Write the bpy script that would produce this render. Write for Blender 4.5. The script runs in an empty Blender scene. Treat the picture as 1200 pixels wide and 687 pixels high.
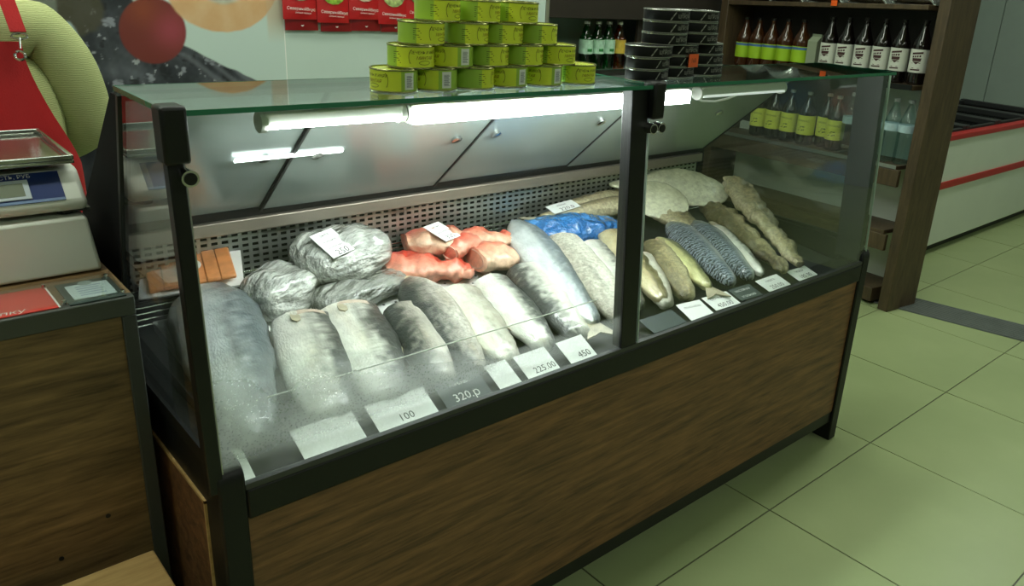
import bpy, math, random
import numpy as np
from mathutils import Vector, Matrix, noise
random.seed(7)
R = math.radians
SC = bpy.context.scene
COL = SC.collection

# ------------------------------------------------------------------ camera
cam_d = bpy.data.cameras.new('camera'); cam = bpy.data.objects.new('camera', cam_d); COL.objects.link(cam)
cam_d.sensor_width = 36; cam_d.lens = 941.96/1200*36
cam_d.shift_x = -87.98/1200; cam_d.shift_y = -27.25/1200
cam_d.clip_start = .05
def cam_axes(yaw, pitch, roll):
    f = Vector((math.cos(pitch)*math.sin(yaw), math.cos(pitch)*math.cos(yaw), math.sin(pitch)))
    r = Vector((math.cos(yaw), -math.sin(yaw), 0)); u = r.cross(f)
    return r*math.cos(roll)+u*math.sin(roll), -r*math.sin(roll)+u*math.cos(roll), f
_r, _u, _f = cam_axes(R(44.6566), R(-19.8326), R(4.0442))
cam.matrix_world = Matrix(((_r.x, _u.x, -_f.x, -1.818), (_r.y, _u.y, -_f.y, -1.0078), (_r.z, _u.z, -_f.z, 1.4277), (0, 0, 0, 1)))
SC.camera = cam
# ------------------------------------------------------------------ world, exposure
w = bpy.data.worlds.new('world'); SC.world = w; w.use_nodes = True
w.node_tree.nodes['Background'].inputs[0].default_value = (.7, .8, .72, 1)
w.node_tree.nodes['Background'].inputs[1].default_value = .25
SC.view_settings.view_transform = 'Standard'; SC.view_settings.look = 'None'
SC.view_settings.exposure = 0.0; SC.view_settings.gamma = 1.0; SC.view_settings.use_curve_mapping = False
LAMP_COL = (.93, 1.0, .86)
LAMP_POWER = 14.
LED_POWER = 54.0
SC.cycles.max_bounces = 10; SC.cycles.transparent_max_bounces = 24
SC.cycles.caustics_reflective = False; SC.cycles.caustics_refractive = False
SC.cycles.sample_clamp_indirect = 4.0

# ------------------------------------------------------------------ materials
def lin(c): return c/12.92 if c <= .04045 else ((c+.055)/1.055)**2.4
def srgb(r, g, b): return (lin(r/255), lin(g/255), lin(b/255), 1)
MATS = {}
def new_mat(name):
    m = bpy.data.materials.new(name); m.use_nodes = True; MATS[name] = m
    nt = m.node_tree; bs = nt.nodes['Principled BSDF']
    return m, nt, bs
def nd(nt, t, **kw):
    n = nt.nodes.new(t)
    for k, v in kw.items():
        if k in n.inputs.keys(): n.inputs[k].default_value = v
        else: setattr(n, k, v)
    return n
def mat(name, col, rough=.5, metal=0., spec=.5, bump=0., bscale=80., vary=0., vscale=6., emit=0., coat=0., stretch=None, sheen=0.):
    if name in MATS: return MATS[name]
    m, nt, bs = new_mat(name)
    col = tuple(col[:3])+(1,)
    bs.inputs['Base Color'].default_value = col
    bs.inputs['Roughness'].default_value = rough; bs.inputs['Metallic'].default_value = metal
    bs.inputs['Specular IOR Level'].default_value = spec; bs.inputs['Coat Weight'].default_value = coat
    tc = nd(nt, 'ShaderNodeTexCoord'); mp = nd(nt, 'ShaderNodeMapping')
    if stretch: mp.inputs['Scale'].default_value = stretch
    nt.links.new(tc.outputs['Object'], mp.inputs['Vector'])
    if vary:
        n = nd(nt, 'ShaderNodeTexNoise', Scale=vscale, Detail=5.); nt.links.new(mp.outputs[0], n.inputs['Vector'])
        r = nd(nt, 'ShaderNodeValToRGB'); r.color_ramp.elements[0].position = .3; r.color_ramp.elements[1].position = .7
        r.color_ramp.elements[0].color = tuple(c*(1-vary) for c in col[:3])+(1,)
        r.color_ramp.elements[1].color = tuple(min(1, c*(1+vary)) for c in col[:3])+(1,)
        nt.links.new(n.outputs['Fac'], r.inputs[0]); nt.links.new(r.outputs[0], bs.inputs['Base Color'])
    if bump:
        n = nd(nt, 'ShaderNodeTexNoise', Scale=bscale, Detail=4.); nt.links.new(mp.outputs[0], n.inputs['Vector'])
        b = nd(nt, 'ShaderNodeBump', Strength=bump, Distance=.005); nt.links.new(n.outputs['Fac'], b.inputs['Height'])
        nt.links.new(b.outputs[0], bs.inputs['Normal'])
    if emit:
        bs.inputs['Emission Color'].default_value = col; bs.inputs['Emission Strength'].default_value = emit
    return m
def wood(name, c0, c1, stretch, rough=.5, scale=9.):
    m, nt, bs = new_mat(name)
    tc = nd(nt, 'ShaderNodeTexCoord'); mp = nd(nt, 'ShaderNodeMapping'); mp.inputs['Scale'].default_value = stretch
    nt.links.new(tc.outputs['Object'], mp.inputs['Vector'])
    n1 = nd(nt, 'ShaderNodeTexNoise', Scale=scale, Detail=8., Roughness=.65, Distortion=.4)
    n2 = nd(nt, 'ShaderNodeTexNoise', Scale=scale*4, Detail=4.)
    for n in (n1, n2): nt.links.new(mp.outputs[0], n.inputs['Vector'])
    mx = nd(nt, 'ShaderNodeMath', operation='MULTIPLY_ADD'); mx.inputs[1].default_value = .35
    nt.links.new(n2.outputs['Fac'], mx.inputs[0]); nt.links.new(n1.outputs['Fac'], mx.inputs[2])
    r = nd(nt, 'ShaderNodeValToRGB'); e = r.color_ramp.elements
    e[0].position = .45; e[0].color = c0; e[1].position = .9; e[1].color = c1
    nt.links.new(mx.outputs[0], r.inputs[0]); nt.links.new(r.outputs[0], bs.inputs['Base Color'])
    bs.inputs['Roughness'].default_value = rough
    b = nd(nt, 'ShaderNodeBump', Strength=.25, Distance=.002); nt.links.new(mx.outputs[0], b.inputs['Height']); nt.links.new(b.outputs[0], bs.inputs['Normal'])
    return m
def glass(name, tint, k=1.0, rough=0., fog=False):
    """thin pane: clear transmission plus a fresnel mirror, optionally with a condensation film"""
    m, nt, bs = new_mat(name); nt.nodes.remove(bs)
    out = nt.nodes['Material Output']
    tr = nd(nt, 'ShaderNodeBsdfTransparent'); tr.inputs[0].default_value = tuple(tint)+(1,)
    gl = nd(nt, 'ShaderNodeBsdfGlossy', Roughness=rough)
    lw = nd(nt, 'ShaderNodeLayerWeight', Blend=.5); pw = nd(nt, 'ShaderNodeMath', operation='POWER'); pw.inputs[1].default_value = 4.
    nt.links.new(lw.outputs['Facing'], pw.inputs[0])
    mu = nd(nt, 'ShaderNodeMath', operation='MULTIPLY_ADD', use_clamp=True); mu.inputs[1].default_value = .8; mu.inputs[2].default_value = .04*k
    nt.links.new(pw.outputs[0], mu.inputs[0])
    mx = nd(nt, 'ShaderNodeMixShader'); nt.links.new(mu.outputs[0], mx.inputs[0]); nt.links.new(tr.outputs[0], mx.inputs[1]); nt.links.new(gl.outputs[0], mx.inputs[2])
    last = mx
    if fog:
        tc = nd(nt, 'ShaderNodeTexCoord'); sp = nd(nt, 'ShaderNodeSeparateXYZ'); nt.links.new(tc.outputs['Object'], sp.inputs[0])
        def M(op, a, b=None, clamp=False):
            n = nd(nt, 'ShaderNodeMath', operation=op, use_clamp=clamp)
            for i, x in enumerate((a, b)):
                if x is None: continue
                if isinstance(x, (int, float)): n.inputs[i].default_value = x
                else: nt.links.new(x, n.inputs[i])
            return n.outputs[0]
        # height of the film: tall at the left end of the pane, only a thin band at the right
        nz = nd(nt, 'ShaderNodeTexNoise', Scale=7., Detail=5.); nt.links.new(tc.outputs['Object'], nz.inputs['Vector'])
        fine = nd(nt, 'ShaderNodeTexVoronoi', Scale=230.); nt.links.new(tc.outputs['Object'], fine.inputs['Vector'])
        px = M('MULTIPLY', M('ADD', sp.outputs['X'], .98), -1/.55)            # 0 at pane's left edge .. -1
        px = M('ADD', px, 1.0, True)
        top = M('ADD', M('MULTIPLY', px, .15), .085)                      # film height over the channel
        h = M('SUBTRACT', sp.outputs['Z'], .645)
        g = M('SUBTRACT', 1.0, M('DIVIDE', h, top), True)
        low = M('MULTIPLY_ADD', M('MULTIPLY', M('SUBTRACT', h, .03), 22.0, True), .85); low.node.inputs[2].default_value = .15
        pt = M('MULTIPLY_ADD', nz.outputs['Fac'], 2.6, True); pt.node.inputs[2].default_value = -.55
        g = M('MULTIPLY', M('MULTIPLY', M('POWER', g, .6), low), pt)
        rp = nd(nt, 'ShaderNodeMapRange'); rp.inputs['From Min'].default_value = .12; rp.inputs['From Max'].default_value = .42
        rp.inputs['To Min'].default_value = .25; rp.inputs['To Max'].default_value = 1.0
        nt.links.new(fine.outputs['Distance'], rp.inputs['Value'])
        fac = M('MULTIPLY', M('MULTIPLY', g, rp.outputs[0]), .68, True)
        df = nd(nt, 'ShaderNodeBsdfDiffuse'); df.inputs[0].default_value = (.85, .9, .88, 1)
        tl = nd(nt, 'ShaderNodeBsdfTranslucent'); tl.inputs[0].default_value = (.85, .9, .88, 1)
        m2 = nd(nt, 'ShaderNodeMixShader'); m2.inputs[0].default_value = .6
        nt.links.new(df.outputs[0], m2.inputs[1]); nt.links.new(tl.outputs[0], m2.inputs[2])
        m3 = nd(nt, 'ShaderNodeMixShader'); nt.links.new(fac, m3.inputs[0]); nt.links.new(mx.outputs[0], m3.inputs[1]); nt.links.new(m2.outputs[0], m3.inputs[2])
        last = m3
    nt.links.new(last.outputs[0], out.inputs['Surface'])
    return m
def pigment(name, rough=.3, mott=.25, mscale=45., bump=.3, bscale=160., coat=.3, stretch=(1, 1, 1), spec=.5, bdist=.004):
    """skin whose colour comes from the vertex colours of the mesh, broken up by mottling"""
    if name in MATS: return MATS[name]
    m, nt, bs = new_mat(name)
    at = nd(nt, 'ShaderNodeAttribute', attribute_name='Col')
    tc = nd(nt, 'ShaderNodeTexCoord'); mp = nd(nt, 'ShaderNodeMapping'); mp.inputs['Scale'].default_value = stretch
    nt.links.new(tc.outputs['Object'], mp.inputs[0])
    n = nd(nt, 'ShaderNodeTexNoise', Scale=mscale, Detail=6., Roughness=.6); nt.links.new(mp.outputs[0], n.inputs['Vector'])
    mr = nd(nt, 'ShaderNodeMapRange'); mr.inputs['From Min'].default_value = .3; mr.inputs['From Max'].default_value = .7
    mr.inputs['To Min'].default_value = 1-mott; mr.inputs['To Max'].default_value = 1+mott*.5
    nt.links.new(n.outputs['Fac'], mr.inputs['Value'])
    vm = nd(nt, 'ShaderNodeVectorMath', operation='SCALE'); nt.links.new(at.outputs['Color'], vm.inputs[0]); nt.links.new(mr.outputs[0], vm.inputs['Scale'])
    nt.links.new(vm.outputs[0], bs.inputs['Base Color'])
    bs.inputs['Roughness'].default_value = rough; bs.inputs['Coat Weight'].default_value = coat; bs.inputs['Coat Roughness'].default_value = .15
    bs.inputs['Specular IOR Level'].default_value = spec
    n2 = nd(nt, 'ShaderNodeTexNoise', Scale=bscale, Detail=3.); nt.links.new(mp.outputs[0], n2.inputs['Vector'])
    b = nd(nt, 'ShaderNodeBump', Strength=bump, Distance=bdist); nt.links.new(n2.outputs['Fac'], b.inputs['Height']); nt.links.new(b.outputs[0], bs.inputs['Normal'])
    return m

M_BLACK = mat('black_laminate', srgb(15, 16, 16), .45, spec=.35, bump=.04)
M_BLACKM = mat('black_powder_coat', srgb(13, 14, 14), .4, spec=.4)
M_DARKGREY = mat('dark_grey_trim', srgb(58, 60, 58), .5)
M_STEEL = mat('brushed_steel', srgb(190, 192, 186), .32, metal=.9, bump=.05, stretch=(2, 60, 60))
M_ALU = mat('aluminium', srgb(170, 172, 170), .35, metal=.8)
M_CHROME = mat('chrome', srgb(220, 220, 220), .12, metal=1.)
M_WHITEP = mat('white_plastic', srgb(226, 228, 218), .38, vary=.03)
M_TRAY = mat('tray_plastic', srgb(225, 228, 224), .3)
M_PAPER = mat('card_paper', srgb(238, 240, 236), .45, vary=.02)
M_INK = mat('black_ink', srgb(28, 30, 36), .7)
M_GREYINK = mat('grey_ink', srgb(96, 100, 108), .7)
M_WINK = mat('white_ink', srgb(235, 235, 230), .6)
M_RED = mat('red_gloss', srgb(172, 24, 26), .4)
M_ORANGE = mat('orange_sticker', srgb(240, 96, 24), .5)
M_WOODF = wood('wenge_laminate_front', srgb(66, 42, 26), srgb(142, 100, 64), (.7, 6, 9), .48, 6.)
M_WOODC = wood('oak_laminate_counter', srgb(70, 52, 32), srgb(146, 116, 76), (.8, 6, 9), .5, 6.)
M_WOODR = wood('rack_wood', srgb(58, 46, 32), srgb(92, 76, 54), (6, 6, .8), .5, 5.)
M_PINE = wood('pine_board', srgb(176, 140, 84), srgb(214, 180, 122), (1, 7, 7), .45, 5.)
M_GLASS = glass('clear_glass', (.93, .965, .945), 1.0)
M_TOPGLASS = glass('top_glass', (.80, .88, .84), 2.2)
M_SIDEGLASS = glass('side_glass', (.90, .94, .92), 2.4)
M_FOG = glass('fogged_glass', (.93, .965, .945), 1.0, fog=True)
M_GEDGE = mat('glass_edge_green', srgb(52, 120, 92), .15)
M_CLEARP = glass('clear_plastic', (.97, .98, .98), .6, .05)
M_LED = mat('led_diffuser', (.96, 1.0, .98), .5, emit=LED_POWER)
M_GLINT = mat('reflected_line_glow', (.96, 1.0, .98), .5, emit=5.)  # glow of the imitated reflection on the door, not a lamp
M_LEDOFF = mat('led_diffuser_faint', (.96, 1.0, .98), .5, emit=.6)

# ------------------------------------------------------------------ mesh builder
class MB:
    def __init__(s): s.v = []; s.f = []; s.m = []; s.c = None
    def add(s, verts, faces, m=0):
        o = len(s.v); s.v += [tuple(x) for x in verts]
        for f in faces: s.f.append(tuple(i+o for i in f)); s.m.append(m)
        return s
    def box(s, x0, x1, y0, y1, z0, z1, m=0, rz=0, piv=None):
        vs = [(x, y, z) for z in (z0, z1) for y in (y0, y1) for x in (x0, x1)]
        if rz:
            cx, cy = piv if piv else ((x0+x1)/2, (y0+y1)/2); c, n = math.cos(rz), math.sin(rz)
            vs = [(cx+(x-cx)*c-(y-cy)*n, cy+(x-cx)*n+(y-cy)*c, z) for x, y, z in vs]
        return s.add(vs, [(0, 2, 3, 1), (4, 5, 7, 6), (0, 1, 5, 4), (2, 6, 7, 3), (0, 4, 6, 2), (1, 3, 7, 5)], m)
    def prism(s, poly, vec, m=0):
        n = len(poly); vec = Vector(vec)
        vs = [Vector(p) for p in poly]; vs = vs+[p+vec for p in vs]
        a = sum(((vs[i]-vs[0]).cross(vs[(i+1) % n]-vs[0]) for i in range(n)), Vector())
        fl = a.dot(vec) > 0
        fs = [tuple(range(n))[::-1] if fl else tuple(range(n)), tuple(range(n, 2*n)) if fl else tuple(range(n, 2*n))[::-1]]
        for i in range(n):
            j = (i+1) % n; q = (i, j, j+n, i+n); fs.append(q if fl else q[::-1])
        return s.add(vs, fs, m)
    def lathe(s, prof, seg=20, at=(0, 0, 0), m=0, sx=1, sy=1, ms=None):
        vs = []; fs = []; n = len(prof)
        for r, z in prof:
            for k in range(seg):
                a = 2*math.pi*k/seg; vs.append((at[0]+r*math.cos(a)*sx, at[1]+r*math.sin(a)*sy, at[2]+z))
        o = len(s.v); s.v += vs
        for i in range(n-1):
            for k in range(seg):
                l = (k+1) % seg; s.f.append((o+i*seg+k, o+i*seg+l, o+(i+1)*seg+l, o+(i+1)*seg+k)); s.m.append(ms[i] if ms else m)
        s.f.append(tuple(o+k for k in range(seg))[::-1]); s.m.append(ms[0] if ms else m)
        s.f.append(tuple(o+(n-1)*seg+k for k in range(seg))); s.m.append(ms[-1] if ms else m)
        return s
    def tube(s, pts, r, seg=8, m=0):
        pts = [Vector(p) for p in pts]; n = len(pts); rings = []
        for i, p in enumerate(pts):
            t = (pts[min(i+1, n-1)]-pts[max(i-1, 0)]).normalized()
            a = Vector((0, 0, 1)) if abs(t.z) < .9 else Vector((1, 0, 0))
            u = t.cross(a).normalized(); w_ = t.cross(u)
            rr = r[i] if isinstance(r, (list, tuple)) else r
            rings.append([p+(u*math.cos(2*math.pi*k/seg)+w_*math.sin(2*math.pi*k/seg))*rr for k in range(seg)])
        return s.loft(rings, m)
    def loft(s, rings, m=0, cap=True):
        n = len(rings[0]); o = len(s.v)
        for rg in rings: s.v += [tuple(p) for p in rg]
        for i in range(len(rings)-1):
            for k in range(n):
                l = (k+1) % n; s.f.append((o+i*n+k, o+(i+1)*n+k, o+(i+1)*n+l, o+i*n+l)); s.m.append(m)
        if cap:
            s.f.append(tuple(o+k for k in range(n))); s.m.append(m)
            e = o+(len(rings)-1)*n; s.f.append(tuple(e+k for k in range(n))[::-1]); s.m.append(m)
        return s
    def mesh(s, name, mats, o=(0, 0, 0), ang=38):
        me = bpy.data.meshes.new(name); ov = Vector(o)
        me.from_pydata([tuple(Vector(v)-ov) for v in s.v], [], s.f)
        for x in (mats if isinstance(mats, (list, tuple)) else [mats]): me.materials.append(x)
        me.polygons.foreach_set('material_index', s.m)
        if s.c is not None:
            ca = me.color_attributes.new('Col', 'FLOAT_COLOR', 'POINT')
            ca.data.foreach_set('color', np.array(s.c, dtype=np.float32).ravel())
        me.update()
        me.polygons.foreach_set('use_smooth', [True]*len(me.polygons)); me.set_sharp_from_angle(angle=R(ang))
        return me
    def build(s, name, mats, parent=None, o=(0, 0, 0), bevel=0, ang=38):
        ob = bpy.data.objects.new(name, s.mesh(name, mats, o, ang)); COL.objects.link(ob)
        if parent: ob.parent = parent
        if bevel:
            b = ob.modifiers.new('bevel', 'BEVEL'); b.width = bevel; b.segments = 2; b.limit_method = 'ANGLE'; b.angle_limit = R(40)
        return ob
def tag(o, label=None, cat=None, group=None, kind=None):
    for k, v in (('label', label), ('category', cat), ('group', group), ('kind', kind)):
        if v: o[k] = v
    return o
def empty(name, loc, label, cat, group=None, rot=None):
    e = bpy.data.objects.new(name, None); COL.objects.link(e); e.location = loc; e.empty_display_size = .05
    if rot: e.rotation_euler = rot
    return tag(e, label, cat, group)
def struct(name, mb, m, loc=None, **k):
    o = mb.build(name, m, **k); o['kind'] = 'structure'; return o
def link_mesh(name, me, parent=None):
    ob = bpy.data.objects.new(name, me); COL.objects.link(ob)
    if parent: ob.parent = parent
    return ob
def copy_thing(root, loc, label, rot=None, group=None):
    r = root.copy(); COL.objects.link(r); r.location = loc
    if rot: r.rotation_euler = rot
    r['label'] = label
    if group: r['group'] = group
    for ch in list(root.children):
        c = ch.copy(); COL.objects.link(c); c.parent = r
        for g in list(ch.children):
            d = g.copy(); COL.objects.link(d); d.parent = c
    return r
_TX = {}
def text_data(body, size, align='CENTER', shear=0., ext=0., width=1.):
    cu = bpy.data.curves.new('text', 'FONT'); cu.body = body; cu.size = size; cu.align_x = align; cu.align_y = 'CENTER'
    cu.shear = shear; cu.resolution_u = 2; cu.extrude = ext
    ob = bpy.data.objects.new('text', cu); COL.objects.link(ob)
    bpy.context.view_layer.update()
    me = bpy.data.meshes.new_from_object(ob.evaluated_get(bpy.context.evaluated_depsgraph_get()))
    bpy.data.objects.remove(ob); bpy.data.curves.remove(cu)
    vs = [(v.co.x*width, v.co.y, v.co.z) for v in me.vertices]; fs = [tuple(p.vertices) for p in me.polygons]
    bpy.data.meshes.remove(me)
    return vs, fs
def put_text(mb, body, size, fn, m=0, **k):
    """lay text into mb; fn maps flat text coordinates (u, v) to a 3-D point"""
    vs, fs = text_data(body, size, **k); mb.add([fn(x, y) for x, y, z in vs], fs, m); return mb
def wrap(r, a0, z0, sy=1.):
    """(u,v) on a cylinder of radius r, centred at angle a0 and height z0"""
    return lambda x, y: (r*math.cos(a0+x/r), r*sy*math.sin(a0+x/r), z0+y)
def arc_patch(mb, r, a0, a1, z0, z1, n=8, m=0, sy=1., th=.0004):
    """a thin bent sheet on a cylinder"""
    vs = []
    for rr in (r, r-th):
        for i in range(n+1):
            a = a0+(a1-a0)*i/n
            for z in (z0, z1): vs.append((rr*math.cos(a), rr*sy*math.sin(a), z))
    k = 2*(n+1); fs = []
    for i in range(n):
        a = 2*i; fs.append((a, a+2, a+3, a+1)); fs.append((k+a, k+a+1, k+a+3, k+a+2))
        fs.append((a, k+a, k+a+2, a+2)); fs.append((a+1, a+3, k+a+3, k+a+1))
    fs += [(0, 1, k+1, k), (2*n, k+2*n, k+2*n+1, 2*n+1)]
    return mb.add(vs, fs, m)

# ------------------------------------------------------------------ room shell
T = .6
def floor_mat():
    m, nt, bs = new_mat('ceramic_tile')
    tc = nd(nt, 'ShaderNodeTexCoord'); n = nd(nt, 'ShaderNodeTexNoise', Scale=3., Detail=5.); nt.links.new(tc.outputs['Object'], n.inputs['Vector'])
    r = nd(nt, 'ShaderNodeValToRGB'); r.color_ramp.elements[0].color = srgb(147, 161, 115); r.color_ramp.elements[1].color = srgb(157, 170, 123)
    r.color_ramp.elements[0].position = .3; r.color_ramp.elements[1].position = .7
    nt.links.new(n.outputs['Fac'], r.inputs[0]); nt.links.new(r.outputs[0], bs.inputs['Base Color'])
    bs.inputs['Roughness'].default_value = .32; bs.inputs['Specular IOR Level'].default_value = .35
    return m
M_TILE = floor_mat()
def base_floor_mat():
    m, nt, bs = new_mat('tile_bed')
    tc = nd(nt, 'ShaderNodeTexCoord'); b = nd(nt, 'ShaderNodeTexBrick', offset=0., Scale=1.)
    b.inputs['Brick Width'].default_value = T; b.inputs['Row Height'].default_value = T; b.inputs['Mortar Size'].default_value = .0025
    b.inputs['Color1'].default_value = b.inputs['Color2'].default_value = srgb(152, 165, 119); b.inputs['Mortar'].default_value = srgb(70, 72, 54)
    nt.links.new(tc.outputs['Object'], b.inputs['Vector']); nt.links.new(b.outputs['Color'], bs.inputs['Base Color']); bs.inputs['Roughness'].default_value = .35
    return m
floor = struct('floor', MB().box(-4.8, 6.6, -4.8, 3., -.05, -.003), base_floor_mat())
tile_me = MB().box(0, T-.0045, 0, T-.0045, -.004, 0).mesh('floor_tile', M_TILE)
for i in range(-5, 10):
    for j in range(-4, 4):
        t = link_mesh('floor_tile', tile_me, floor); t.location = (i*T+.00225, j*T+.00225, random.uniform(-.0006, 0))
M_WALLM = mat('mint_wall', srgb(196, 214, 206), .6, vary=.02)
M_WALLG = mat('grey_green_wall', srgb(142, 156, 148), .6, vary=.03)
M_WALLP = mat('shop_wall', srgb(150, 152, 140), .7, vary=.05)
struct('wall_back', MB().box(-4.8, .76, 2.0, 2.1, -.003, 3.), M_WALLM)
struct('wall_niche', MB().box(.66, 5.3, 2.42, 2.5, -.003, 3.).box(.66, .76, 2.1, 2.42, -.003, 3.), M_WALLG)
wr = struct('wall_right', MB().box(5.36, 5.5, -4.8, 2.5, -.003, 3.), M_WALLG)
for k in range(8):
    y0 = -3.6+k*.75
    MB().box(5.345, 5.36, y0+.004, y0+.746, 0, 3.).build('wall_panel', M_WALLG, wr)
struct('wall_left', MB().box(-4.9, -4.8, -4.8, 2.1, -.003, 3.), M_WALLP)
struct('wall_front', MB().box(-4.8, 5.5, -4.9, -4.8, -.003, 3.), M_WALLP)
struct('ceiling', MB().box(-4.9, 5.5, -4.9, 2.5, 3., 3.08), mat('ceiling_white', srgb(205, 206, 196), .8))
# ridged metal threshold in the floor
thr = MB(); u = Vector((.222, -.975, 0)); n_ = Vector((.975, .222, 0)); P0 = Vector((1.86, .66, 0))
for k in range(11):
    a = P0+n_*(k*.02)
    thr.prism([a+Vector((0, 0, .001)), a+n_*.017+Vector((0, 0, .001)), a+n_*.0145+Vector((0, 0, .007)), a+n_*.0025+Vector((0, 0, .007))], u*2.4)
thr.prism([P0, P0+n_*.22, P0+n_*.22+Vector((0, 0, .003)), P0+Vector((0, 0, .003))], u*2.4)
struct('trim_1', thr, mat('grey_metal_strip', srgb(92, 98, 96), .45, metal=.3, vary=.15, vscale=14))
# ceiling lights
M_LAMP = mat('lamp_diffuser', LAMP_COL, .5, emit=LAMP_POWER); M_LAMP2 = mat('lamp_diffuser_front', LAMP_COL, .5, emit=LAMP_POWER*.78)
lamps = [(-2.6, .35), (-.4, .35), (1.8, .35), (4., .35), (-1.6, 1.35), (.4, 1.35), (-2.6, -2.6), (-.4, -2.6), (1.8, -2.6), (4., -2.6)]  # the pair over the staff aisle is added to brighten the back wall
words = ['above the counter and stool', 'above the fish display case', 'above the bottle rack', 'above the chest freezer', 'added above the saleswoman to brighten the wall', 'added by the red packets to brighten the wall', 'nearest the left wall at the front', 'in front row, second from left', 'in front row, third from left', 'in front row, nearest the right wall']
for (x, y), t in zip(lamps, words):
    e = empty('ceiling_light', (x, y, 3.), 'long white ceiling light panel, the one '+t, 'ceiling light', 'ceiling lights')
    MB().box(-.72, .72, -.17, .17, -.035, -.001).build('lamp_housing', M_WHITEP, e, bevel=.004)
    MB().box(-.69, .69, -.14, .14, -.045, -.0355).build('lamp_diffuser', M_LAMP if y > 0 else M_LAMP2, e)

# ------------------------------------------------------------------ fish display case
X0, X1 = -1.48, .532
GX0, GX1 = -1.480, .503
XM = -.55
CO = (-.47, .47, 0)
case = empty('fish_display_case', CO, 'long glass fronted refrigerated fish display case with black frame and dark wood panels', 'display case')
def cp(name, mb, m, bevel=0, parent=None, **k): return mb.build(name, m, parent or case, o=CO, bevel=bevel, **k)
def yz(x, pts): return [(x, a, b) for a, b in pts]
ep = [(.098, 0), (.098, .66)]+[(.098+.027*(1-math.cos(R(a))), .66+.027*math.sin(R(a))) for a in (22, 45, 68, 90)]+[(.862, .687), (.862, 0)]
for xa, xb, xo in ((X0, X0+.042, X0-.003), (X1-.042, X1, X1)):
    p = cp('end_panel', MB().prism(yz(xa, ep), (xb-xa, 0, 0)), M_BLACK, .004)
    cp('side_inlay', MB().box(xo, xo+.003, .165, .80, .05, .60), M_WOODF, 0, p)
    cp('inlay_edge', MB().box(xo-.001, xo+.0035, .160, .165, .05, .605).box(xo-.001, xo+.0035, .160, .80, .600, .606), M_PINE, 0, p)
cp('front_panel', MB().box(X0+.042, X1-.042, .106, .124, .112, .585), M_WOODF)
cp('toe_rail', MB().box(X0+.042, X1-.042, .108, .124, .070, .112), M_BLACKM)
cp('front_beam', MB().box(X0+.042, X1-.042, .098, .128, .585, .640), M_BLACK, .004)
cp('base_tray', MB().box(X0+.042, X1-.042, .124, .84, .112, .14), M_BLACKM)
cp('back_panel', MB().box(X0+.042, X1-.042, .842, .86, .10, .70), M_BLACK)
cp('price_strip', MB().box(X0+.042, X1-.042, .128, .185, .622, .6385), M_BLACKM, .002)
cp('glass_channel', MB().box(X0+.042, X1-.042, .1, .112, .640, .650), M_DARKGREY)
dk = lambda y: .628+.10*(y-.17)
cp('deck', MB().prism(yz(X0+.042, [(.185, dk(.185)), (.83, dk(.83)), (.83, dk(.83)-.02), (.185, dk(.185)-.02)]), (X1-X0-.084, 0, 0)), mat('deck_dark_steel', srgb(44, 47, 46), .4, metal=.3, vary=.3, vscale=60))
for xa in (X0+.042, X1-.046):
    cp('inner_side', MB().prism(yz(xa, [(.185, .60), (.83, .60), (.83, .72), (.185, .70)]), (.004, 0, 0)), M_BLACKM)
# perforated air grille at the back
gr = MB(); gz0, gz1, gy = .70, .832, .80
nz_, nx_ = 9, 84; sx_ = (X1-X0-.09)/nx_
for k in range(nz_+1):
    z = gz0+(gz1-gz0)*k/nz_; gr.box(X0+.045, X1-.045, gy, gy+.003, z-.0036, z+.0036)
for k in range(nx_+1):
    x = X0+.045+k*sx_; gr.box(x-.0042, x+.0042, gy+.0002, gy+.0028, gz0, gz1)
cp('air_grille', gr, M_STEEL)['kind'] = 'stuff'
cp('grille_back', MB().box(X0+.045, X1-.045, .825, .83, .69, .84), M_BLACKM)
cp('rear_sill', MB().box(X0+.042, X1-.042, .775, .86, .834, .866), mat('sill_metal', srgb(150, 140, 128), .35, metal=.6), .003)
for k in range(7):
    y = .70+k*.014
    cp('wire', MB().tube([(X0+.05, y, dk(y)+.012+k*.006), (X1-.05, y, dk(y)+.012+k*.006)], .0022, 6), M_CHROME)
for k in range(5):
    x = X0+.2+k*.4
    cp('wire_support', MB().tube([(x, .69, dk(.69)+.008), (x, .795, dk(.79)+.044)], .0028, 6), M_CHROME)
# slanted sliding doors at the back
ya, za, yb, zb = .405, 1.216, .800, .872
sd = Vector((0, yb-ya, zb-za)).normalized(); sn = Vector((0, sd.z, -sd.y))      # sn points to the front-bottom side
if sn.y > 0: sn = -sn
M_DOOR = mat('grey_mirror_door', srgb(172, 184, 181), .2, metal=.3, vary=.06, vscale=4)
splits = [GX0+.008, -1.115, -.645, -.165, GX1]
def on_door(x, t, off=0): 
    p = Vector((x, ya, za))+Vector((0, yb-ya, zb-za))*t+sn*off; return p
for k in range(4):
    off = .004 if k % 2 else 0.
    a, b = splits[k]+.001, splits[k+1]-.001
    d = cp('sliding_door', MB().prism([on_door(a, 0, off), on_door(b, 0, off), on_door(b, 1, off), on_door(a, 1, off)], -sn*.005), M_DOOR)
    for x in ((a, b) if k == 1 else (b,)):
        e1 = MB().prism([on_door(x-.003, 0, off+.003), on_door(x+.003, 0, off+.003), on_door(x+.003, 1, off+.003), on_door(x-.003, 1, off+.003)], -sn*.003)
        cp('door_edge', e1, M_BLACKM, 0, d)
    for x, t in {0: ((-1.17, .5),), 1: ((-1.06, .5), (-.71, .48)), 2: ((-.59, .48), (-.23, .46)), 3: ((-.10, .46), (.3, .46))}[k]:
        c = on_door(x, t, off); kb = MB()
        kb.tube([c-sn*.001, c+sn*.006, c+sn*.007], [.013, .013, .009], 12)
        cp('door_knob', kb, M_CHROME, 0, d)
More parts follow.
